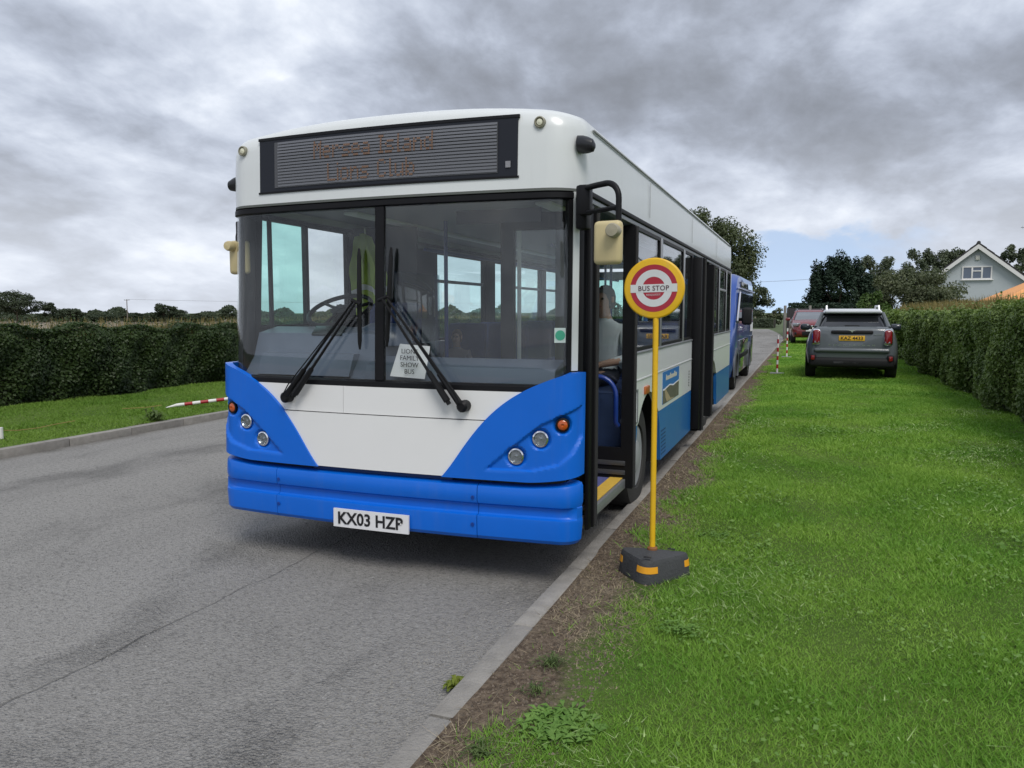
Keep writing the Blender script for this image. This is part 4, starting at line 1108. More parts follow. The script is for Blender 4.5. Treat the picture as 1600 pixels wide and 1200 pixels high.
# --- mirrors
mr = part('mirror', MB().span((XR - .03, 4.20, 2.06), (XR + .035, 4.30, 2.30), .012), BLACK, bus)
part('hinge_block', MB().span((XR + .0, 4.13, 2.13), (XR + .07, 4.199, 2.29), .01), BLACK, mr)
BX = XR + .04
arc = [(BX + .15 + .075 * math.sin(t), 4.02 - .10 * math.sin(t) * .4, 2.185 + .085 * math.cos(t)) for t in lin(0, math.pi / 2, 7)]
part('mirror_arm', MB().tube([(BX, 4.15, 2.272), (BX + .08, 4.08, 2.272)] + arc + [(BX + .225, 3.98, 2.05), (BX + .225, 3.98, 1.93)], .016, 10), BLACK, mr)
part('lower_arm', MB().tube([(BX, 4.15, 2.14), (BX + .225, 3.985, 2.14)], .013, 8), BLACK, mr)
part('mirror_head', MB().box((BX + .185, 3.93, 1.955), (.150, .06, .222), .024, Matrix.Rotation(R(-8), 3, 'Z'), 3), CREAM, mr)
part('clamp', MB().lathe([(.036, .05), (.036, -.02), (.030, -.035), (0, -.038)], (BX + .222, 3.875, 2.01), 'y', 18), mat('clamp_grey', (.33, .30, .22), .5), mr)
ml = part('mirror', MB().span((XL - .012, 4.34, 2.05), (XL + .03, 4.42, 2.22), .012), BLACK, bus)
part('mirror_arm', MB().tube([(XL + .01, 4.36, 2.18), (XL - .03, 4.40, 2.18), (XL - .045, 4.40, 2.12), (XL - .045, 4.40, 2.0)], .014, 8), BLACK, ml)
part('mirror_head', MB().box((XL - .0, 4.365, 1.975), (.15, .06, .23), .024, None, 3), CREAM, ml)
part('clamp', MB().lathe([(.034, .05), (.034, -.02), (.028, -.035), (0, -.038)], (XL - .035, 4.315, 2.05), 'y', 18), CREAM, ml)

# --- side details: marker lamps, poster, vent label, fleet lettering
part('side_marker', MB().box((XS + .006, 6.13, .985), (.02, .17, .062), .006), mat('dull_orange_lens', (.42, .12, .03), .35), bus)
SG = MB().ring('x', XS, XS + .006, (5.70, 5.80, .76, 1.02), (5.715, 5.785, .775, 1.005)); part('label_frame', SG, mat('label_grey', (.16, .17, .18), .5), bus)
po = part('poster', MB().span((XS + .0005, 6.88, .778), (XS + .003, 7.80, 1.068)), mat('poster_sky_blue', (.03, .17, .50), .35, var=.12, vscale=4), bus)
LAND = mat('poster_land', (.12, .115, .085), .5, var=.5, vscale=10)
part('poster_land', MB().prism([(6.885, .781), (7.795, .781), (7.795, .925), (7.45, .905), (7.25, .925), (6.95, .90), (6.885, .905)], 'x', XS + .003, XS + .0038), LAND, po)
part('poster_path', MB().prism([(6.98, .90), (7.04, .905), (7.30, .80), (7.55, .785), (7.10, .785), (7.02, .83)], 'x', XS + .0038, XS + .0045), mat('poster_sand', (.40, .32, .19), .5, var=.2), po)
part('poster_surf', MB().prism([(6.885, .905), (6.95, .90), (7.25, .925), (7.45, .905), (7.795, .925), (7.795, .935), (7.45, .918), (7.25, .936), (6.95, .915), (6.885, .918)], 'x', XS + .0038, XS + .0043), PAPER, po)
m_ = MB(); xx = 7.04
for k in range(11):                       # the poster's heading is too small to read: only its letter strokes
    w_ = .035 + .012 * (k % 3); m_.span((XS + .003, xx, .985), (XS + .0042, xx + w_, 1.02 + (.018 if k in (0, 4, 8) else 0))); xx += w_ + .012
o = part('poster_heading', m_, mat('poster_cream', (.55, .53, .42), .6), po); o['kind'] = 'stuff'
put('lettering', text_mesh('POWERED BY DIESEL', .045, frame_at((XS + .001, 8.57, .87), (0, 0, 1), (0, -1, 0)), .001, width=.22), INK, bus) if False else None
m_ = MB()
for k in range(7):
    for j in range(3): m_.span((XS + .0004, 6.86 + j * .085 - k * .004, .33 + k * .035), (XS + .0012, 6.93 + j * .085 - k * .004, .342 + k * .035))
o = part('small_print', m_, mat('blue_ink', (.004, .03, .12), .5), bus); o['kind'] = 'stuff'
m_ = MB()
for k in range(6): m_.span((XS + .0004, 8.50, .80 + k * .03), (XS + .0012, 8.545, .82 + k * .03))
o = part('fleet_marks', m_, INK, bus); o['kind'] = 'stuff'

# --- interior: dash, cab, seats, poles
part('dashboard', MB().prism([(4.25, 1.17), (4.36, 1.30), (4.42, 1.46), (4.62, 1.50), (4.80, 1.46), (4.82, .75), (4.32, .75)], 'x', XL + .10, XC - .18), DASH, bus)
part('dash_shelf', MB().prism([(4.21, 1.16), (4.26, 1.27), (4.44, 1.315), (4.50, 1.30), (4.50, .40), (4.30, .40)], 'x', XC - .178, XR - .16), DASH, bus)
part('dash_ledge', MB().prism([(4.235, 1.19), (4.30, 1.33), (4.37, 1.33), (4.40, 1.19)], 'x', XL + .22, XC - .30), DASH, bus)
part('dash_screen', MB().box((XC - .58, 4.44, 1.475), (.235, .02, .085), .006, Matrix.Rotation(R(-48), 3, 'X')), mat('dash_screen_black', (.012, .02, .02), .2), bus)
dome = MB().lathe([(.21, 0), (.20, .05), (.16, .11), (.09, .145), (0, .155)], (0, 0, 0), 'z', 22); dome.v = [(XC - .27 + v[0], 4.62 + v[1] * .7, 1.38 + v[2]) for v in dome.v]
part('instrument_binnacle', dome, mat('binnacle_blue', (.05, .07, .11), .35), bus)
sw = MB(); n_ = 32; tilt = Matrix.Rotation(R(28), 3, 'X'); c_ = Vector((XC - .66, 4.70, 1.615))
prof = [(.225 + .016 * math.cos(a), .016 * math.sin(a)) for a in lin(0, 2 * math.pi, 10)[:-1]]
sw.lathe(prof, (0, 0, 0), 'z', n_, True); sw.v = [tuple(c_ + tilt @ Vector(v)) for v in sw.v]
swo = part('steering_wheel', sw, BLACK, bus)
part('hub', MB().tube([c_ + tilt @ Vector((0, 0, .01)), c_ + tilt @ Vector((0, 0, -.03)), Vector((XC - .66, 4.60, 1.2))], [.07, .06, .04], 12), BLACK, swo)
for a in (0.5, 2.64, 4.71):
    part('spoke', MB().tube([c_, c_ + tilt @ Vector((.225 * math.cos(a), .225 * math.sin(a), 0))], .012, 6), BLACK, swo)
part('cab_partition', MB().span((XL + .06, 5.70, .40), (XC - .58, 5.73, 2.30)), DARKIN, bus)
part('cab_side', MB().span((XC - .40, 4.84, .40), (XC - .36, 5.69, 1.25), .01), GREYIN, bus)
part('cab_door_panel', MB().span((XC - .395, 5.0, 1.251), (XC - .365, 5.69, 1.9), .004), glass('cab_screen', (.75, .8, .8), 1.2), bus)
part('ticket_machine', MB().box((XC - .24, 4.93, 1.30), (.26, .22, .16), .02), BLACK, bus)
def bus_seat(x, y, w=.43):
    s = thing('seat', (x, y, .40), None, None); s.parent = bus; s.location = Vector((x, y, .40)) - origin(bus)
    part('cushion', MB().box((0, 0, .44), (w, .42, .10), .03), SEATB, s, False)
    part('backrest', MB().box((0, .22, .78), (w, .09, .62), .035, Matrix.Rotation(R(-7), 3, 'X')), SEATB, s, False)
    part('pedestal', MB().span((-.16, -.12, 0), (.16, .12, .39), .01), DARKIN, s, False)
    return s
part('driver_seat', MB().box((XC - .68, 5.50, 1.32), (.46, .11, .72), .05, Matrix.Rotation(R(-6), 3, 'X')), SEATB, bus)
part('driver_cushion', MB().box((XC - .68, 5.26, .92), (.48, .48, .12), .04), SEATB, bus)
s0 = bus_seat(XL + .33, 7.2)
def more(x, y):
    c = copy_tree(s0); c.parent = bus; c.location = Vector((x, y, .40)) - origin(bus)
for y in (7.2, 8.0, 8.8, 9.6, 11.3, 12.1, 12.75):
    for x in (XL + .33, XL + .79):
        if (x, y) != (XL + .33, 7.2): more(x, y)
for y in (7.5, 8.25, 11.2, 12.0, 12.75):
    for x in (XR - .33, XR - .79): more(x, y)
PALE = mat('pale_rail', (.58, .60, .60), .35)
for (x, y) in ((XC + .30, 5.75), (XC - .35, 5.78), (XC + .32, 8.7), (XC - .32, 9.2), (XC + .32, 10.2), (XC - .32, 11.0)):
    part('grab_pole', MB().tube([(x, y, .40), (x, y, 2.34)], .017, 8), PALE if y < 5.77 else BLUERAIL, bus)
part('luggage_panel', MB().span((XR - .70, 5.74, .92), (XR - .66, 6.75, 1.25), .01), SEATB, bus)
part('header_blind', MB().span((XC + .45, 4.26, 2.12), (XR - .25, 4.27, 2.20)), BLACK, bus)
for x in (XC - .55, XC + .55): part('ceiling_rail', MB().tube([(x, 5.8, 2.12), (x, 12.8, 2.12)], .016, 8), BLUERAIL, bus)
lt = mat('strip_light_cover', (.75, .77, .78), .4)
for x in (XC - .75, XC + .75): part('light_cover', MB().span((x - .06, 5.0, 2.318), (x + .06, 12.6, 2.339), .006), lt, bus)
# round permit sticker inside the screen
sp = part('permit_sticker', patch(upper, [1.428, 1.512], 1.098, 1.168, 3, .002, -.013), mat('sticker_white', (.60, .68, .66), .5), bus)
c = Vector(upper(1.133, 1.47, -.0125)); x, y, nx, ny = plan(1.133, 1.23, .22, 4.1)
dk = MB().lathe([(.029, 0), (.029, .0015), (0, .0015)], (0, 0, 0), 'z', 20); M_ = Matrix.Translation(c) @ Vector((0, 0, 1)).rotation_difference(Vector((nx, ny, 0))).to_matrix().to_4x4()
dk.v = [tuple(M_ @ Vector(v)) for v in dk.v]; part('green_disc', dk, mat('sticker_green', (.03, .36, .22), .5), sp)
part('exit_sticker', MB().span((XR - .115, 4.47, 1.20), (XR - .09, 4.478, 1.38)), mat('sticker_green2', (.02, .20, .12), .5), bus)

# ------------------------------------------------------------------ people on the bus
SKIN = mat('skin', (.42, .25, .18), .55, var=.08, vscale=20)
SHIRT = mat('white_shirt', (.50, .53, .56), .85, var=.06, vscale=10, bump=.3, bscale=12)
NAVY = mat('dark_trousers', (.02, .022, .035), .9)
HAIRG = mat('grey_hair', (.13, .12, .11), .8, var=.3, vscale=50, bump=.6, bscale=90)
HAIRB = mat('brown_hair', (.115, .060, .032), .75, var=.3, vscale=50, bump=.6, bscale=90)
GREYTOP = mat('grey_pink_top', (.30, .27, .29), .9, var=.1)
def seated(label, base, k, shirt, hair, yaw=0.):
    """seated figure, base = top of the seat under the pelvis; k scales a 1.75 m adult; faces -Y"""
    J = {'pel': (0, 0, .10, .15, .12), 'waist': (0, .01, .26, .145, .11), 'chest': (0, -.01, .46, .165, .12), 'neck0': (0, 0, .575, .075, .07), 'neck': (0, -.015, .63, .055, .055),
         'chin': (0, -.045, .685, .062, .075), 'head': (0, -.03, .77, .078, .098), 'crown': (0, -.015, .845, .060, .075)}
    E_ = [('pel', 'waist'), ('waist', 'chest'), ('chest', 'neck0'), ('neck0', 'neck'), ('neck', 'chin'), ('chin', 'head'), ('head', 'crown')]
    for s, n in ((-1, 'l'), (1, 'r')):
        J.update({n + 'sh': (s * .19, 0, .52, .07, .065), n + 'el': (s * .255, -.06, .25, .048, .048), n + 'wr': (s * .13, -.29, .20, .032, .03), n + 'ha': (s * .10, -.37, .20, .04, .022),
                  n + 'hip': (s * .095, -.04, .08, .095, .09), n + 'kn': (s * .13, -.46, .08, .062, .06), n + 'an': (s * .13, -.44, -.36, .042, .042), n + 'to': (s * .14, -.58, -.41, .04, .03)})
        E_ += [('chest', n + 'sh'), (n + 'sh', n + 'el'), (n + 'el', n + 'wr'), (n + 'wr', n + 'ha'), ('pel', n + 'hip'), (n + 'hip', n + 'kn'), (n + 'kn', n + 'an'), (n + 'an', n + 'to')]
        for f in range(4):      # four fingers and a thumb
            fx = s * (.10 - .026 + f * .017); J[n + 'f%d' % f] = (fx, -.44 - .012 * (f in (1, 2)), .185, .0085, .0085); E_.append((n + 'ha', n + 'f%d' % f))
        J[n + 'th'] = (s * .055, -.40, .205, .010, .010); E_.append((n + 'wr', n + 'th'))
    names = list(J); me = bpy.data.meshes.new('b'); me.from_pydata([tuple(c * k for c in J[n][:3]) for n in names], [(names.index(a), names.index(b)) for a, b in E_], [])
    ob = bpy.data.objects.new('b', me); col.objects.link(ob)
    sm = ob.modifiers.new('s', 'SKIN'); sv = me.skin_vertices[0].data
    for i, n in enumerate(names): sv[i].radius = (J[n][3] * k, J[n][4] * k); sv[i].use_root = (n == 'pel')
    sub = ob.modifiers.new('u', 'SUBSURF'); sub.levels = 2
    dg = bpy.context.evaluated_depsgraph_get(); bm2 = bpy.data.meshes.new_from_object(ob.evaluated_get(dg), depsgraph=dg)
    bpy.data.objects.remove(ob)
    root = thing('person', base, label, 'person', None, yaw)
    bm2.materials.clear()
    for m_ in (SKIN, shirt, NAVY): bm2.materials.append(m_)
    for p in bm2.polygons:
        c = p.center / k
        p.material_index = 2 if (c.z < .155 and not (abs(c.x) > .05 and c.y < -.27 and c.z > .13)) else 0
        if c.z >= .155 and c.z < .60 and not (c.y < -.17 and c.z < .25): p.material_index = 1
        p.use_smooth = True
    put('body', bm2, [], root, world=False)
    hd = Vector((0, -.03, .775)) * k
    h = MB().lathe([(0.0, .125), (.05, .115), (.088, .075), (.104, .02), (.102, -.04), (.085, -.09)], (0, 0, 0), 'z', 20)
    h.v = [(v[0] * k * .86, hd.y + (v[1] * 1.02 + .026 + max(0, -v[1]) * .16) * k, hd.z + (v[2] + .005 + (.03 if v[1] < -.05 and v[2] < 0 else 0)) * k) for v in h.v]
    part('hair', h, hair, root, False)
    for s in (-1, 1):
        part('eye', MB().lathe([(0, .011), (.008, .008), (.011, 0), (.008, -.008), (0, -.011)], (s * .033 * k, hd.y - .092 * k, hd.z + .002 * k), 'z', 10), mat('eye_dark', (.03, .025, .02), .2), root, False)
        part('ear', MB().box((s * .083 * k, hd.y + .005, hd.z - .005), (.018 * k, .035 * k, .055 * k), .008 * k), SKIN, root, False)
    part('nose', MB().tube([(0, hd.y - .09 * k, hd.z + .01 * k), (0, hd.y - .118 * k, hd.z - .03 * k), (0, hd.y - .095 * k, hd.z - .042 * k)], [.009 * k, .014 * k, .010 * k], 7), SKIN, root, False)
    part('mouth', MB().box((0, hd.y - .088 * k, hd.z - .068 * k), (.045 * k, .012 * k, .012 * k), .004 * k), mat('lips', (.30, .12, .10), .5), root, False)
    return root
seated('seated passenger in white shirt visible through the open front door', (-1.60, 6.42, .99), .93, SHIRT, HAIRG, R(-14))
seated('small brown haired passenger low in a seat by the far bus windows', (XL + .36, 7.12, .89), .60, GREYTOP, HAIRB, R(10))

# hi-vis vest hung on the cab partition and the notice in the windscreen
HV = mat('hi_vis_fabric', (.33, .44, .07), .8, bump=.5, bscale=14, emit=None)
A, B = [], []
for i in range(15):
    t = i / 14; ra, rb = [], []
    for j in range(9):
        u = j / 8 - .5; w = .12 + .20 * min(1, t * 2.2)
        x = XC - 1.03 + u * w * 1.1 + .10 * t; y = 5.62 + .025 * math.sin(u * 17 + t * 3) + .01 * math.sin(t * 20 + u * 5); z = 2.25 - .68 * t - .06 * abs(u) * (1 - t) - .04 * math.sin(u * 9) * t
        ra.append((x, y, z)); rb.append((x, y + .008, z))
    A.append(ra); B.append(rb)
v_ = thing('hi_vis_vest', (XC - 1.03, 5.62, 1.6), 'yellow green hi vis vest hanging behind the bus driver position', 'vest')
part('fabric', MB().slab(A, B), HV, v_)
part('reflective_band', MB().slab([[(p[0], p[1] - .004, p[2]) for p in A[i]] for i in (9, 10)], [[(p[0], p[1] - .002, p[2]) for p in A[i]] for i in (9, 10)]), mat('reflective_silver', (.6, .6, .6), .4), v_)
part('hanger', MB().tube([(XC - 1.03, 5.66, 2.24), (XC - 1.03, 5.65, 2.29), (XC - 1.03, 5.69, 2.30)], .006, 6), STEEL, v_)
nt_ = thing('notice_sheet', upper(.19, 1.2, -.02), 'white paper notice reading LIONS FAMILY SHOW BUS in the windscreen', 'sign')
q = [Vector(upper(s, z, o)) for s, z, o in ((.052, 1.212, -.045), (.288, 1.200, -.045), (.322, 1.398, -.05), (.118, 1.410, -.05))]
def bil(u, v): return q[0].lerp(q[1], u).lerp(q[3].lerp(q[2], u), v)
A = [[bil(u, v) + Vector((0, -.012 * math.sin(u * 3.1) * v, 0)) for u in lin(0, 1, 6)] for v in lin(0, 1, 6)]
part('paper', MB().slab(A, [[p + Vector((0, .0015, 0)) for p in r] for r in A]), PAPER, nt_)
c = bil(.5, .5) + Vector((0, -.018, 0))
put('lettering', text_mesh('LIONS\nFAMILY\nSHOW\nBUS', .150, frame_at(c, (.236, .0, -.006), (.05, .0, .2)), .001, width=.128), INK, nt_)

# ------------------------------------------------------------------ bus stop sign on its rubber foot
def build_stop():
    px, py = -.803, 4.40
    s = thing('bus_stop_sign', (px, py, .08), 'round yellow and red bus stop request sign on yellow pole by the kerb', 'bus stop sign')
    tri = [Vector((-1.035, 4.452)), Vector((-.80, 4.185)), Vector((-.565, 4.50))]
    cen = sum(tri, Vector((0, 0))) / 3
    def outline(scale, rr):
        pts = []
        for i in range(3):
            a, b, c_ = tri[i - 1], tri[i], tri[(i + 1) % 3]
            a, b, c_ = [cen + (p - cen) * scale for p in (a, b, c_)]
            d1 = (a - b).normalized(); d2 = (c_ - b).normalized()
            for t in lin(0, 1, 6):
                p0 = b + d1 * rr; p2 = b + d2 * rr
                pts.append(p0 * (1 - t) ** 2 + b * 2 * t * (1 - t) + p2 * t ** 2)
        return pts
    rings = [(1.05, .11, .075), (1.04, .11, .10), (.99, .10, .178), (.965, .098, .196), (.93, .095, .208), (.5, .05, .222), (.02, .001, .229)]
    m_ = MB(); m_.grid([[(p.x, p.y, z) for p in outline(sc, rr)] for sc, rr, z in rings], closed_u=True)
    ft = part('foot', m_, mat('recycled_rubber', (.052, .054, .058), .8, var=.3, vscale=9, bump=.6, bscale=60), s, ang=45)
    OR = mat('orange_reflector', (.80, .36, .02), .4, var=.1, vscale=40)
    for i in range(3):
        lo = outline(1.024, .106)[i * 7:i * 7 + 7]; hi = outline(.994, .101)[i * 7:i * 7 + 7]
        for k in (lo, hi): k[0] = k[0].lerp(k[1], .3); k[-1] = k[-1].lerp(k[-2], .3)
        g = lambda P, z, o: [((p.x - cen.x) * (1 + o) + cen.x, (p.y - cen.y) * (1 + o) + cen.y, z) for p in P]
        part('reflector', MB().slab([g(lo, .136, .010), g(hi, .173, .010)], [g(lo, .136, -.02), g(hi, .173, -.02)]), OR, s)
    part('socket', MB().lathe([(.030, .222), (.030, .238), (.021, .246)], (px, py, 0), 'z', 16), mat('rusty_socket', (.22, .09, .03), .8, var=.3, vscale=60), s)
    for (x, y) in ((-.80, 4.24), (-.70, 4.44)):
        part('slot', MB().box((x, y, .2285), (.045, .016, .006), .004), INK, s)
    part('pole', MB().tube([(px, py, .23), (px - .002, py, 1.60)], .0165, 14), YELLOW, s)
    c = Vector((px - .014, py - .005, 1.735)); Rr = .1705
    dsc = part('disc', MB().lathe([(Rr, .014), (Rr, -.006), (Rr - .004, -.011), (Rr - .010, -.0125), (0, -.0125), ], c, 'y', 64), YELLOW, s)
    part('back_clamp', MB().span((px - .035, py + .0095, 1.585), (px + .035, py + .022, 1.80), .004), GREYMETAL, s)
    roll = Matrix.Rotation(R(-1.2), 4, 'Y')
    def flat(nm, mb, m, y):
        mb.v = [tuple(c + (roll @ Vector((v[0], 0, v[1]))) + Vector((0, v[2] - .0125 - y, 0))) for v in mb.v]
        return part(nm, mb, m, dsc)
    def discp(r0, r1, d, n=64):
        m_ = MB()
        if r0 == 0: m_.add([(r1 * math.cos(2 * math.pi * k / n), r1 * math.sin(2 * math.pi * k / n), -d) for k in range(n)], [tuple(range(n))])
        else: m_.grid([[(r * math.cos(2 * math.pi * k / n), r * math.sin(2 * math.pi * k / n), -d) for k in range(n)] for r in (r0, r1)], closed_u=True)
        return m_
    def chipped(nm, cbase, chip, sc, lo, hi):
        m = bpy.data.materials.new(nm); m.use_nodes = True; t = NT(m.node_tree); P = t.n('ShaderNodeNewGeometry').outputs['Position']
        f = t.ss(t.noise(P, sc, 4, .65), lo, hi)
        n2 = t.noise(P, 26, 3)
        b = t.n('ShaderNodeBsdfPrincipled', {'Base Color': t.mix(f, t.mix(t.m('MULTIPLY', n2, .25), cbase, tuple(v * .6 for v in cbase)), chip), 'Roughness': .42})
        o = t.n('ShaderNodeOutputMaterial'); t.nt.links.new(b.outputs[0], o.inputs[0]); return m
    RED = chipped('sign_red', (.40, .022, .045), (.35, .28, .25), 40, .71, .74)
    WHT = chipped('sign_white', (.66, .68, .69), (.16, .14, .10), 34, .70, .73)
    flat('red_field', discp(0, .1325, .0008), RED, 0)
    flat('white_ring', discp(.0640, .1040, .0016), WHT, 0)
    bar = MB(); bar.add([(-.1315, -.0225, -.0022), (.1315, -.0225, -.0022), (.1315, .0225, -.0022), (-.1315, .0225, -.0022)], [(0, 1, 2, 3)])
    flat('white_bar', bar, WHT, 0)
    M_ = lambda dz: Matrix.Translation(c + Vector((0, -.0152, dz))) @ roll @ Matrix.Rotation(R(90), 4, 'X')
    put('lettering', text_mesh('BUS STOP', .0285, M_(.0), .0006, width=.172, spacing=1.08, bold=.012), mat('sign_ink', (.085, .03, .045), .5), dsc)
    put('lettering', text_mesh('REQUEST', .0115, M_(-.0375), .0006, width=.080, spacing=1.2), WHT, dsc)
build_stop()

# ------------------------------------------------------------------ striped poles on the lawn and verge
def striped(label, p, h, n, r=.03, group=None):
    s = thing('marker_pole', p, label, 'pole', group)
    part('foot_plate', MB().box((0, 0, .012), (.32, .30, .024), .006), mat('grey_foot', (.22, .23, .22), .8), s, False)
    for i in range(n):
        z0 = .025 + (h - .025) * i / n; z1 = .025 + (h - .025) * (i + 1) / n
        part('band', MB().tube([(0, 0, z0), (0, 0, z1 - .0005)], r, 12), REDP if i % 2 else WHITEP, s, False)
    return s
striped('nearer red and white striped pole standing on the lawn edge', (-.665, 19.9, float(lawn_z(-.66, 19.9))), .94, 9, .024, 'striped poles on the lawn')
striped('farther red and white striped pole in front of the red car', (-.62, 27.2, float(lawn_z(-.62, 27.2))), .96, 9, .024, 'striped poles on the lawn')
lp = thing('fallen_pole', (-9.32, 9.36, .13), 'red and white striped pole lying on the far grass verge', 'pole')
a, b = Vector((-9.24, 9.43, .145)), Vector((-8.02, 10.36, .30)); n = 13
for i in range(n):
    part('band', MB().tube([a.lerp(b, i / n), a.lerp(b, (i + 1) / n - .001)], .027, 10), REDP if i % 2 else WHITEP, lp)
part('tip', MB().tube([a + (a - b).normalized() * .16 + Vector((0, 0, -.02)), a - (a - b).normalized() * .001], [.008, .026], 10), WHITEP, lp)
m_ = MB().tube([(-8.94, 6.36, .10), (-8.94, 6.36, .235)], .030, 10)
tag(part('short_post', m_, WHITEP), 'stubby white post standing on the verge at the picture edge', 'post')
cp = [(-8.94, 6.36, .20), (-8.97, 6.6, .165), (-9.02, 6.9, .15), (-9.08, 7.2, .155), (-9.16, 7.55, .15)]
tag(part('cord', MB().tube(cp, .004, 6), mat('orange_cord', (.34, .22, .08), .8)), 'orange cord lying on the grass from the short white post', 'rope')
cp = [(-9.36, 9.25, .16), (-9.5, 9.05, .14), (-9.65, 8.9, .14), (-9.75, 8.86, .135)]
tag(part('cord', MB().tube(cp, .004, 6), mat('orange_cord', (.34, .22, .08), .8)), 'orange cord trailing from the tip of the fallen striped pole', 'rope')

# ------------------------------------------------------------------ weeds
def rosette(name, label, p, n, L, W, up, m, cat='weed', spread=1.0):
    t = thing(name, p, label, cat)
    V = []; F = []
    for i in range(n):
        a = rng.uniform(0, 6.28); r0 = rng.uniform(0, .25) * spread * L * 3; l = L * rng.uniform(.6, 1.2); w = W * rng.uniform(.7, 1.2); e = up * rng.uniform(.4, 1.3)
        d = Vector((math.cos(a), math.sin(a), 0)); sd_ = Vector((-d.y, d.x, 0)); a2 = rng.uniform(0, 6.28)
        base = Vector((math.cos(a2) * r0, math.sin(a2) * r0, rng.uniform(0, .02)))
        pts = [base, base + d * l * .45 + Vector((0, 0, e * l * .8)), base + d * l + Vector((0, 0, e * l * .55))]
        o = len(V); V += [pts[0], pts[1] + sd_ * w / 2, pts[2], pts[1] - sd_ * w / 2, pts[1] - Vector((0, 0, w * .12))]
        F += [(o, o + 1, o + 4), (o + 1, o + 2, o + 4), (o + 2, o + 3, o + 4), (o + 3, o, o + 4)]
    me = bpy.data.meshes.new('leaves'); me.from_pydata([tuple(v) for v in V], [], F); me.update()
    o = put('leaves', me, m, t, world=False); o['kind'] = 'stuff'
    part('stem', MB().tube([(0, 0, -.02), (0, 0, .03)], .004, 5), m, t, False)
    return t
YG = foliage('yellow_green_weed', (.12, .16, .02), (.22, .26, .04), 20, .3)
CL = foliage('clover_weed', (.10, .21, .035), (.20, .34, .08), 8, .3)
GG = foliage('dull_grass_tuft', (.06, .10, .03), (.13, .18, .06), 12, .3)
rosette('weed', 'small yellow green weed growing in the gutter at the kerb', (-1.345, 2.87, 0), 46, .055, .022, .75, YG, spread=.8)
rosette('weed', 'wide clump of clover like leaves at the bare soil edge nearest the camera', (-.80, 2.62, .062), 480, .045, .022, .45, CL, spread=4.2)
rosette('weed', 'little tuft of grass alone on the bare earth beside the kerb', (-1.00, 3.10, .058), 90, .06, .006, .7, GG, spread=1.2)
rosette('weed', 'flat dark weed on the soil in the bottom corner beside the kerb', (-1.02, 2.36, .056), 70, .055, .008, .5, GG, spread=1.2)
rosette('weed', 'small tuft between soil and grass behind the clover clump', (-.98, 2.85, .058), 60, .05, .006, .7, GG, spread=1.6)
rosette('weed', 'scruffy dandelion growing on the verge above the far kerb', (-8.42, 8.2, .09), 60, .17, .035, .9, GG, spread=.6)
rosette('weed', 'pale clover patch on the lawn beyond the sign foot', (-.55, 5.3, .075), 120, .04, .018, .4, CL, spread=4.5)
rosette('weed', 'clover patch on the lawn in front of the sign foot', (-.52, 3.62, .085), 120, .034, .016, .45, CL, spread=4.0)

# ------------------------------------------------------------------ cars and van
def sect(y, hw, zb, zt, tuck=.9, crown=.02, sh=.06, soft=False):
    h = zt - zb
    half = [(0, zb), (hw * tuck * .8, zb), (hw * tuck, zb + .04 * h), (hw * .985, zb + .22 * h), (hw, zb + .48 * h), (hw * .992, zb + .74 * h), (hw * .968, zt - sh * .6), (hw * .93, zt - sh * .12), (hw * .80, zt + crown * .3), (hw * .4, zt + crown * .85), (0, zt + crown)]
    if soft: half = half[:4] + [(hw, zb + .36 * h), (hw * .985, zb + .58 * h), (hw * .945, zb + .78 * h), (hw * .885, zb + .92 * h), (hw * .80, zt), (hw * .4, zt + crown * .85), (0, zt + crown)]
    full = half + [(-x, z) for x, z in half[-2:0:-1]]
    return [(x, y, z) for x, z in full]
def body_loft(S, m, parent, ang=45):
    b = MB(); b.grid([sect(*s) for s in S], closed_u=True)
    n = len(sect(*S[0])); o = (len(S) - 1) * n
    b.f.append(tuple(range(n))); b.f.append(tuple(o + k for k in range(n))[::-1]); b.mi += [0, 0]
    return part('body', b, m, parent, False, ang)
def rr(x0, x1, y0, y1, r, n=5):
    P = []
    for cx, cy, a0 in ((x1 - r, y0 + r, -90), (x1 - r, y1 - r, 0), (x0 + r, y1 - r, 90), (x0 + r, y0 + r, 180)):
        for k in range(n + 1):
            a = R(a0 + 90 * k / n); P.append((cx + r * math.cos(a), cy + r * math.sin(a)))
    return P
def cabin(rings, m, parent, nm='windows'):
    """rings: (z, hw, y0, y1, r)"""
    b = MB(); n = 24
    b.grid([[(x, y, z) for x, y in rr(-hw, hw, y0, y1, r)] for z, hw, y0, y1, r in rings], closed_u=True)
    o = (len(rings) - 1) * n; b.f.append(tuple(o + k for k in range(n))); b.mi.append(0)
    return part(nm, b, m, parent, False, 50)
def car_wheel(x, y, sg, r, parent, rimm):
    w = part('wheel', MB().lathe([(r * .6, -.10), (r * .93, -.11), (r, -.07), (r, .07), (r * .94, .105), (r * .68, .10), (r * .6, .06)], (0, 0, 0), 'x', 26, True), TYRE, parent, False)
    w.location = (x, y, r); w.scale = (sg, 1, 1)
    part('rim', MB().lathe([(r * .66, .09), (r * .58, .07), (r * .3, .05), (r * .2, .085), (0, .09)], (0, 0, 0), 'x', 20), rimm, w, False)
    return w
def bar(parent, nm, pts, r, m, n=8): return part(nm, MB().tube(pts, r, n), m, parent, False)
CARGLASS = mat('tinted_car_glass', (.012, .013, .016), .04, spec=.9, coat=.4)
GREYP = mat('grey_car_paint', (.100, .113, .124), .28, coat=.7, var=.03)
ARCHB = mat('arch_plastic', (.009, .009, .010), .65, spec=.3)
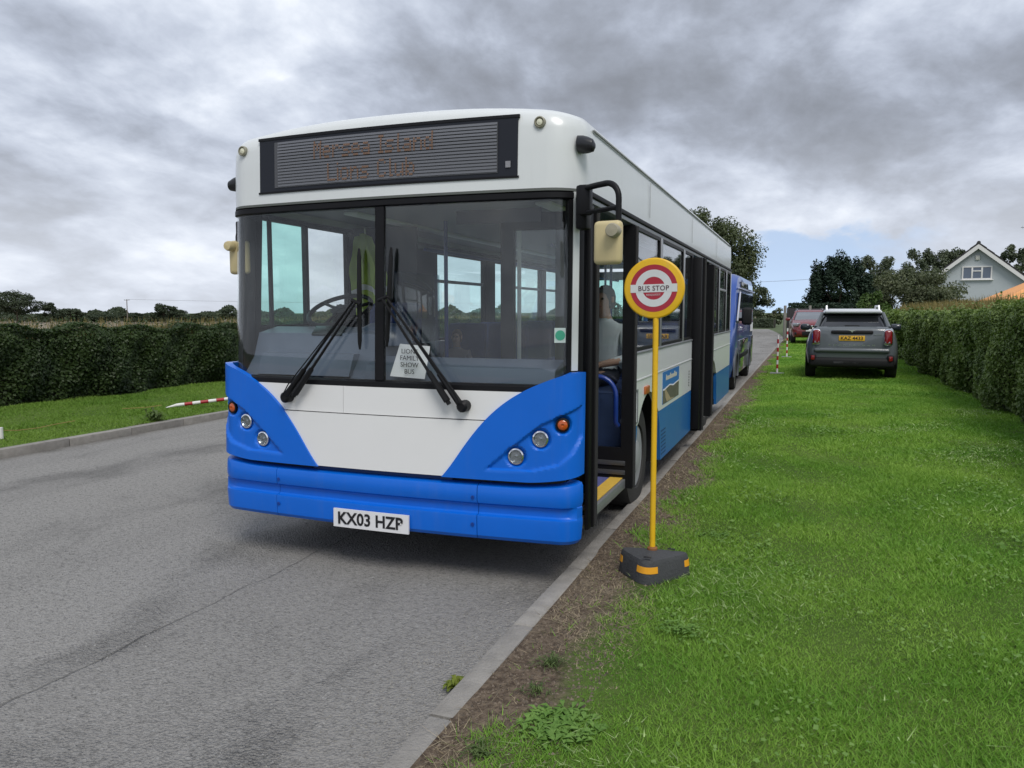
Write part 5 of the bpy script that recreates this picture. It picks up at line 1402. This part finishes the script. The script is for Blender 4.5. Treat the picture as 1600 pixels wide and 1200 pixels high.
def grey_car():
    c = thing('car', (.90, 18.35, .135), 'grey car with white roof rails parked on the lawn beside the right hedge', 'car', rz=R(-1.5))
    body_loft([t_ + (True,) for t_ in [(.0, .78, .40, 1.06, .95, .0, .05), (.03, .84, .36, 1.11, .95, .01, .06), (.10, .885, .33, 1.145, .95, .015, .07), (.28, .925, .30, 1.165, .96, .02, .06), (.9, .935, .27, 1.15, .97, .02, .06), (2.6, .93, .27, 1.10, .97, .02, .06), (3.3, .92, .28, 1.04, .96, .02, .06), (3.9, .88, .30, .95, .94, .02, .06), (4.18, .80, .34, .86, .9, .02, .06), (4.28, .66, .42, .76, .9, .02, .06)]], GREYP, c)
    cabin([(1.12, .735, .12, 3.25, .16), (1.18, .715, .17, 3.10, .16), (1.32, .655, .31, 2.80, .16), (1.44, .605, .42, 2.55, .15)], CARGLASS, c)
    SILV = mat('pale_roof_paint', (.60, .62, .64), .28, coat=.6)
    cabin([(1.435, .62, .39, 2.56, .15), (1.465, .61, .35, 2.52, .14), (1.52, .575, .38, 2.42, .13), (1.545, .47, .5, 2.2, .12)], SILV, c, 'roof')
    part('spoiler', MB().box((0, .34, 1.49), (1.12, .22, .05), .02, Matrix.Rotation(R(8), 3, 'X')), SILV, c, False)
    for s in (-1, 1):
        bar(c, 'pillar', [(s * .725, .17, 1.13), (s * .672, .29, 1.28), (s * .612, .41, 1.45)], [.055, .045, .038], GREYP)
        bar(c, 'pillar', [(s * .735, 3.16, 1.12), (s * .62, 2.60, 1.44)], .04, GREYP)
        bar(c, 'roof_rail', [(s * .535, .55, 1.52), (s * .535, .58, 1.60), (s * .535, 2.0, 1.61), (s * .535, 2.1, 1.53)], .022, mat('rail_silver', (.72, .73, .74), .3, .4))
        lt_ = part('tail_light', MB().box((s * .715, .02, .925), (.19, .12, .36), .07, Matrix.Rotation(R(s * 10), 3, 'Z') @ Matrix.Rotation(R(-6), 3, 'X'), 3), CHROME, c, False)
        part('lens', MB().box((s * .715, -.012, .93), (.155, .10, .315), .06, Matrix.Rotation(R(s * 10), 3, 'Z') @ Matrix.Rotation(R(-6), 3, 'X'), 3), REDLENS, lt_, False)
        part('reverse_lens', MB().box((s * .705, -.062, .815), (.10, .02, .055), .012), LAMPGLASS, lt_, False)
        rf = part('reflector_pod', MB().box((s * .775, -.005, .475), (.14, .12, .15), .03), ARCHB, c, False)
        part('lens', MB().box((s * .775, -.075, .475), (.075, .03, .10), .012), REDLENS, rf, False)
        bar(c, 'exhaust', [(s * .50, -.015, .36), (s * .50, .20, .36)], .042, STEEL)
        mm = part('mirror', MB().box((s * 1.03, 2.62, 1.10), (.23, .13, .165), .06, None, 3), mat('blue_black_mirror', (.02, .026, .035), .15, coat=.6), c, False)
        bar(mm, 'stalk', [(s * .86, 2.64, 1.06), (s * .98, 2.63, 1.09)], .025, ARCHB)
        for y in (.78, 3.42):
            car_wheel(s * .835, y, s, .345, c, mat('car_rim', (.3, .31, .33), .35, .8))
            ab = MB().lathe([(.345, .0), (.46, .0), (.46, .03), (.42, .04), (.345, .035)], (0, 0, 0), 'x', 28, True)
            ab.v = [(s * (.90 + v[0]), y + v[1], max(.24, .40 + v[2])) for v in ab.v]; part('wheel_arch', ab, ARCHB, c, False)
    part('lower_bumper', MB().box((0, .04, .375), (1.72, .20, .22), .07, None, 3), ARCHB, c, False)
    part('skid_strip', MB().box((0, -.045, .375), (.72, .03, .07), .015), mat('skid_grey', (.10, .10, .105), .5), c, False)
    part('bumper_crease', MB().box((0, .0, .640), (1.52, .10, .10), .045, None, 3), GREYP, c, False)
    part('boot_handle', MB().box((0, .0, 1.035), (.84, .07, .075), .025), ARCHB, c, False)
    w = MB().add([(-.115, -.03, .045), (-.02, -.03, .012), (.0, -.03, -.02), (.02, -.03, .012), (.115, -.03, .045), (.02, -.03, .036), (-.02, -.03, .036)], [(0, 1, 6), (1, 2, 3), (1, 3, 5, 6), (3, 4, 5)]); w.v = [(v[0], v[1] - .012, v[2] + 1.045) for v in w.v]
    part('badge', w, CHROME, c, False)
    p = part('number_plate', MB().box((0, -.008, .905), (.52, .02, .112), .004), PLATEY, c, False)
    put('lettering', text_mesh('KAZ 4433', .08, frame_at((0, -.0185, .905), (1, 0, 0), (0, 0, 1)), .001, width=.44, bold=.02), INK, p, world=False)
    put('lettering', text_mesh('COUNTRYMAN', .026, frame_at((0, .004, .755), (1, 0, 0), (0, 0, 1)), .006, width=.92, spacing=2.2), CHROME, c, world=False)
    put('lettering', text_mesh('COOPER', .022, frame_at((.52, -.006, .985), (1, 0, 0), (0, 0, 1)), .006, width=.17), CHROME, c, world=False)
    part('wiper', MB().box((0, .13, 1.16), (.30, .03, .05), .012), ARCHB, c, False)
    fin = MB().add([(-.012, .95, 1.54), (.012, .95, 1.54), (.0, .80, 1.605), (-.02, .70, 1.54), (.02, .70, 1.54)], [(0, 1, 2), (0, 2, 3), (1, 4, 2), (3, 2, 4)])
    part('aerial_fin', fin, ARCHB, c, False)
    part('tailgate_seam', MB().ring('y', -.004, .03, (-.62, .62, .70, 1.075), (-.612, .612, .708, 1.067)), ARCHB, c, False) if False else None
grey_car()

REDC = mat('red_car_paint', (.15, .010, .013), .25, coat=.8)
def red_car():
    c = thing('car', (.18, 38.6, .15), 'red car facing the camera behind the grey car', 'car', rz=R(3))
    body_loft([(.0, .66, .38, .72, .9, .02), (.10, .80, .30, .86, .9, .03), (.35, .86, .27, .98, .93, .05), (.9, .89, .25, 1.07, .95, .06), (1.4, .895, .25, 1.08, .96), (3.6, .895, .26, 1.12, .96), (4.2, .84, .30, 1.1, .95), (4.35, .74, .4, .95, .9)], REDC, c)
    GL2 = mat('grey_windscreen', (.10, .115, .13), .06, spec=.9, coat=.5)
    cabin([(1.05, .79, 1.02, 4.2, .2), (1.25, .73, 1.42, 4.1, .18), (1.48, .64, 1.86, 3.9, .16)], GL2, c)
    cabin([(1.47, .655, 1.84, 3.92, .16), (1.53, .62, 1.95, 3.8, .14), (1.575, .50, 2.2, 3.5, .12)], REDC, c, 'roof')
    for s in (-1, 1):
        bar(c, 'pillar', [(s * .80, 1.08, 1.06), (s * .735, 1.46, 1.27), (s * .65, 1.86, 1.49)], .038, REDC)
        bar(c, 'roof_rail', [(s * .58, 2.0, 1.56), (s * .58, 2.1, 1.61), (s * .58, 3.6, 1.61)], .02, STEEL)
        h = part('headlight', MB().box((s * .66, .16, .875), (.30, .30, .17), .05, Matrix.Rotation(R(s * 28), 3, 'Z'), 3), LAMPGLASS, c, False)
        m_ = part('mirror', MB().box((s * 1.02, 1.45, 1.12), (.22, .13, .14), .045, None, 3), REDC, c, False)
        for y in (.82, 3.45): car_wheel(s * .78, y, s, .345, c, mat('car_rim', (.3, .31, .33), .35, .8))
        part('fog_recess', MB().box((s * .62, .07, .47), (.26, .12, .12), .03), ARCHB, c, False)
    part('lower_grille', MB().box((0, .02, .47), (.86, .10, .20), .04), ARCHB, c, False)
    g = part('grille', MB().box((0, .0, .77), (.62, .10, .15), .03), ARCHB, c, False)
    part('grille_surround', MB().tube([(-.17, -.055, .85), (-.10, -.06, .72), (.10, -.06, .72), (.17, -.055, .85)], .018, 8), CHROME, g, False)
    part('badge', MB().lathe([(.055, 0), (.055, -.01), (0, -.012)], (0, -.05, .80), 'y', 14), CHROME, g, False)
    p = part('number_plate', MB().box((0, -.045, .62), (.52, .02, .11), .004), PLATEW, c, False)
red_car()

VANB = mat('blue_van_paint', (.022, .070, .30), .32, coat=.5)
VAND = mat('van_side_reflection', (.045, .055, .085), .12, coat=.9)  # dark hedge reflection in the blue paint, put in as a colour
def van():
    c = thing('van', (-2.36, 15.75, 0), 'blue van with black door mirror parked behind the bus', 'van')
    S = [(.0, .80, .32, .72, .9, .02), (.08, .92, .28, .98, .92, .04), (.30, .97, .25, 1.16, .94, .06), (.75, .985, .24, 1.36, .96, .05), (1.0, .985, .24, 1.60, .96, .05, .2), (1.45, .98, .24, 2.16, .96, .04, .25), (1.75, .98, .24, 2.36, .96, .06, .28), (2.3, .98, .24, 2.43, .97, .06, .25), (5.9, .98, .26, 2.43, .97, .06, .25), (6.0, .95, .30, 2.40, .95, .04, .2)]
    body_loft(S, VANB, c)
    WG = mat('van_windscreen', (.03, .035, .045), .05, spec=.9, coat=.4)
    part('windscreen', MB().slab([[(-.80, .80, 1.47), (0, .74, 1.47), (.80, .80, 1.47)], [(-.70, 1.43, 2.20), (0, 1.37, 2.20), (.70, 1.43, 2.20)]], [[(-.80, .86, 1.45), (0, .80, 1.45), (.80, .86, 1.45)], [(-.70, 1.50, 2.18), (0, 1.44, 2.18), (.70, 1.50, 2.18)]]), WG, c, False)
    for s in (-1, 1):
        x = s * .985
        part('side_window', MB().prism([(.98, 1.42), (2.05, 1.36), (2.05, 2.02), (1.50, 2.02)], 'x', x - s * .02, x + s * .006), WG, c, False)
        part('quarter_window', MB().prism([(2.2, 1.36), (3.8, 1.36), (3.8, 2.02), (2.2, 2.02)], 'x', x - s * .02, x + s * .006), WG, c, False)
        part('rear_side_window', MB().prism([(3.95, 1.36), (5.6, 1.36), (5.6, 2.02), (3.95, 2.02)], 'x', x - s * .02, x + s * .006), WG, c, False)
        part('rain_gutter', MB().span((x - s * .03, 1.4, 2.10), (x + s * .008, 5.9, 2.125), .004), mat('gutter_pale', (.45, .48, .62), .4), c, False)
        part('roof_windows', MB().span((x - s * .06, 2.0, 2.145), (x - s * .0, 5.4, 2.27), .01), WG, c, False)
        part('door_seam', MB().tube([(x + s * .006, .98, 1.42), (x + s * .008, 1.5, 2.03)], .018, 6), mat('seam_pale', (.5, .52, .6), .4), c, False)
        part('lower_reflection', MB().span((x - s * .03, 1.35, .30), (x + s * .012, 4.05, 1.0), .01), VAND, c, False)  # thin dark panels painting the reflection along the lower side
        part('lower_reflection', MB().span((x - s * .03, 5.25, .30), (x + s * .012, 5.9, 1.0), .01), VAND, c, False)
        part('rub_strip', MB().span((x - s * .01, 1.38, .60), (x + s * .03, 4.0, .70), .01), ARCHB, c, False)
        m_ = part('mirror', MB().box((s * 1.17, 1.10, 1.52), (.20, .13, .36), .05, None, 3), ARCHB, c, False)
        part('mirror_arm', MB().tube([(s * .97, 1.22, 1.44), (s * 1.10, 1.14, 1.46)], .035, 8), ARCHB, m_, False)
        part('headlight', MB().box((s * .76, .14, .98), (.28, .20, .22), .06, Matrix.Rotation(R(s * 25), 3, 'Z'), 3), LAMPGLASS, c, False)
        for y in (.95, 4.65):
            car_wheel(s * .875, y, s, .36, c, mat('van_rim', (.4, .41, .43), .4, .6))
            ab = MB().lathe([(.36, 0), (.47, 0), (.47, .03), (.43, .045), (.36, .04)], (0, 0, 0), 'x', 28, True)
            ab.v = [(s * (.97 + v[0]), y + v[1], max(.26, .40 + v[2])) for v in ab.v]; part('wheel_arch', ab, mat('arch_grey', (.10, .11, .13), .45), c, False)
    part('grille', MB().box((0, .02, .84), (.9, .10, .24), .04), ARCHB, c, False)
    part('bumper', MB().box((0, .05, .46), (1.75, .22, .30), .08, None, 3), ARCHB, c, False)
    part('side_panel_decal', MB().span((.992, 4.9, 1.12), (1.0, 5.7, 1.34), .0), PAPER, c, False)
van()
bpy.context.view_layer.update()
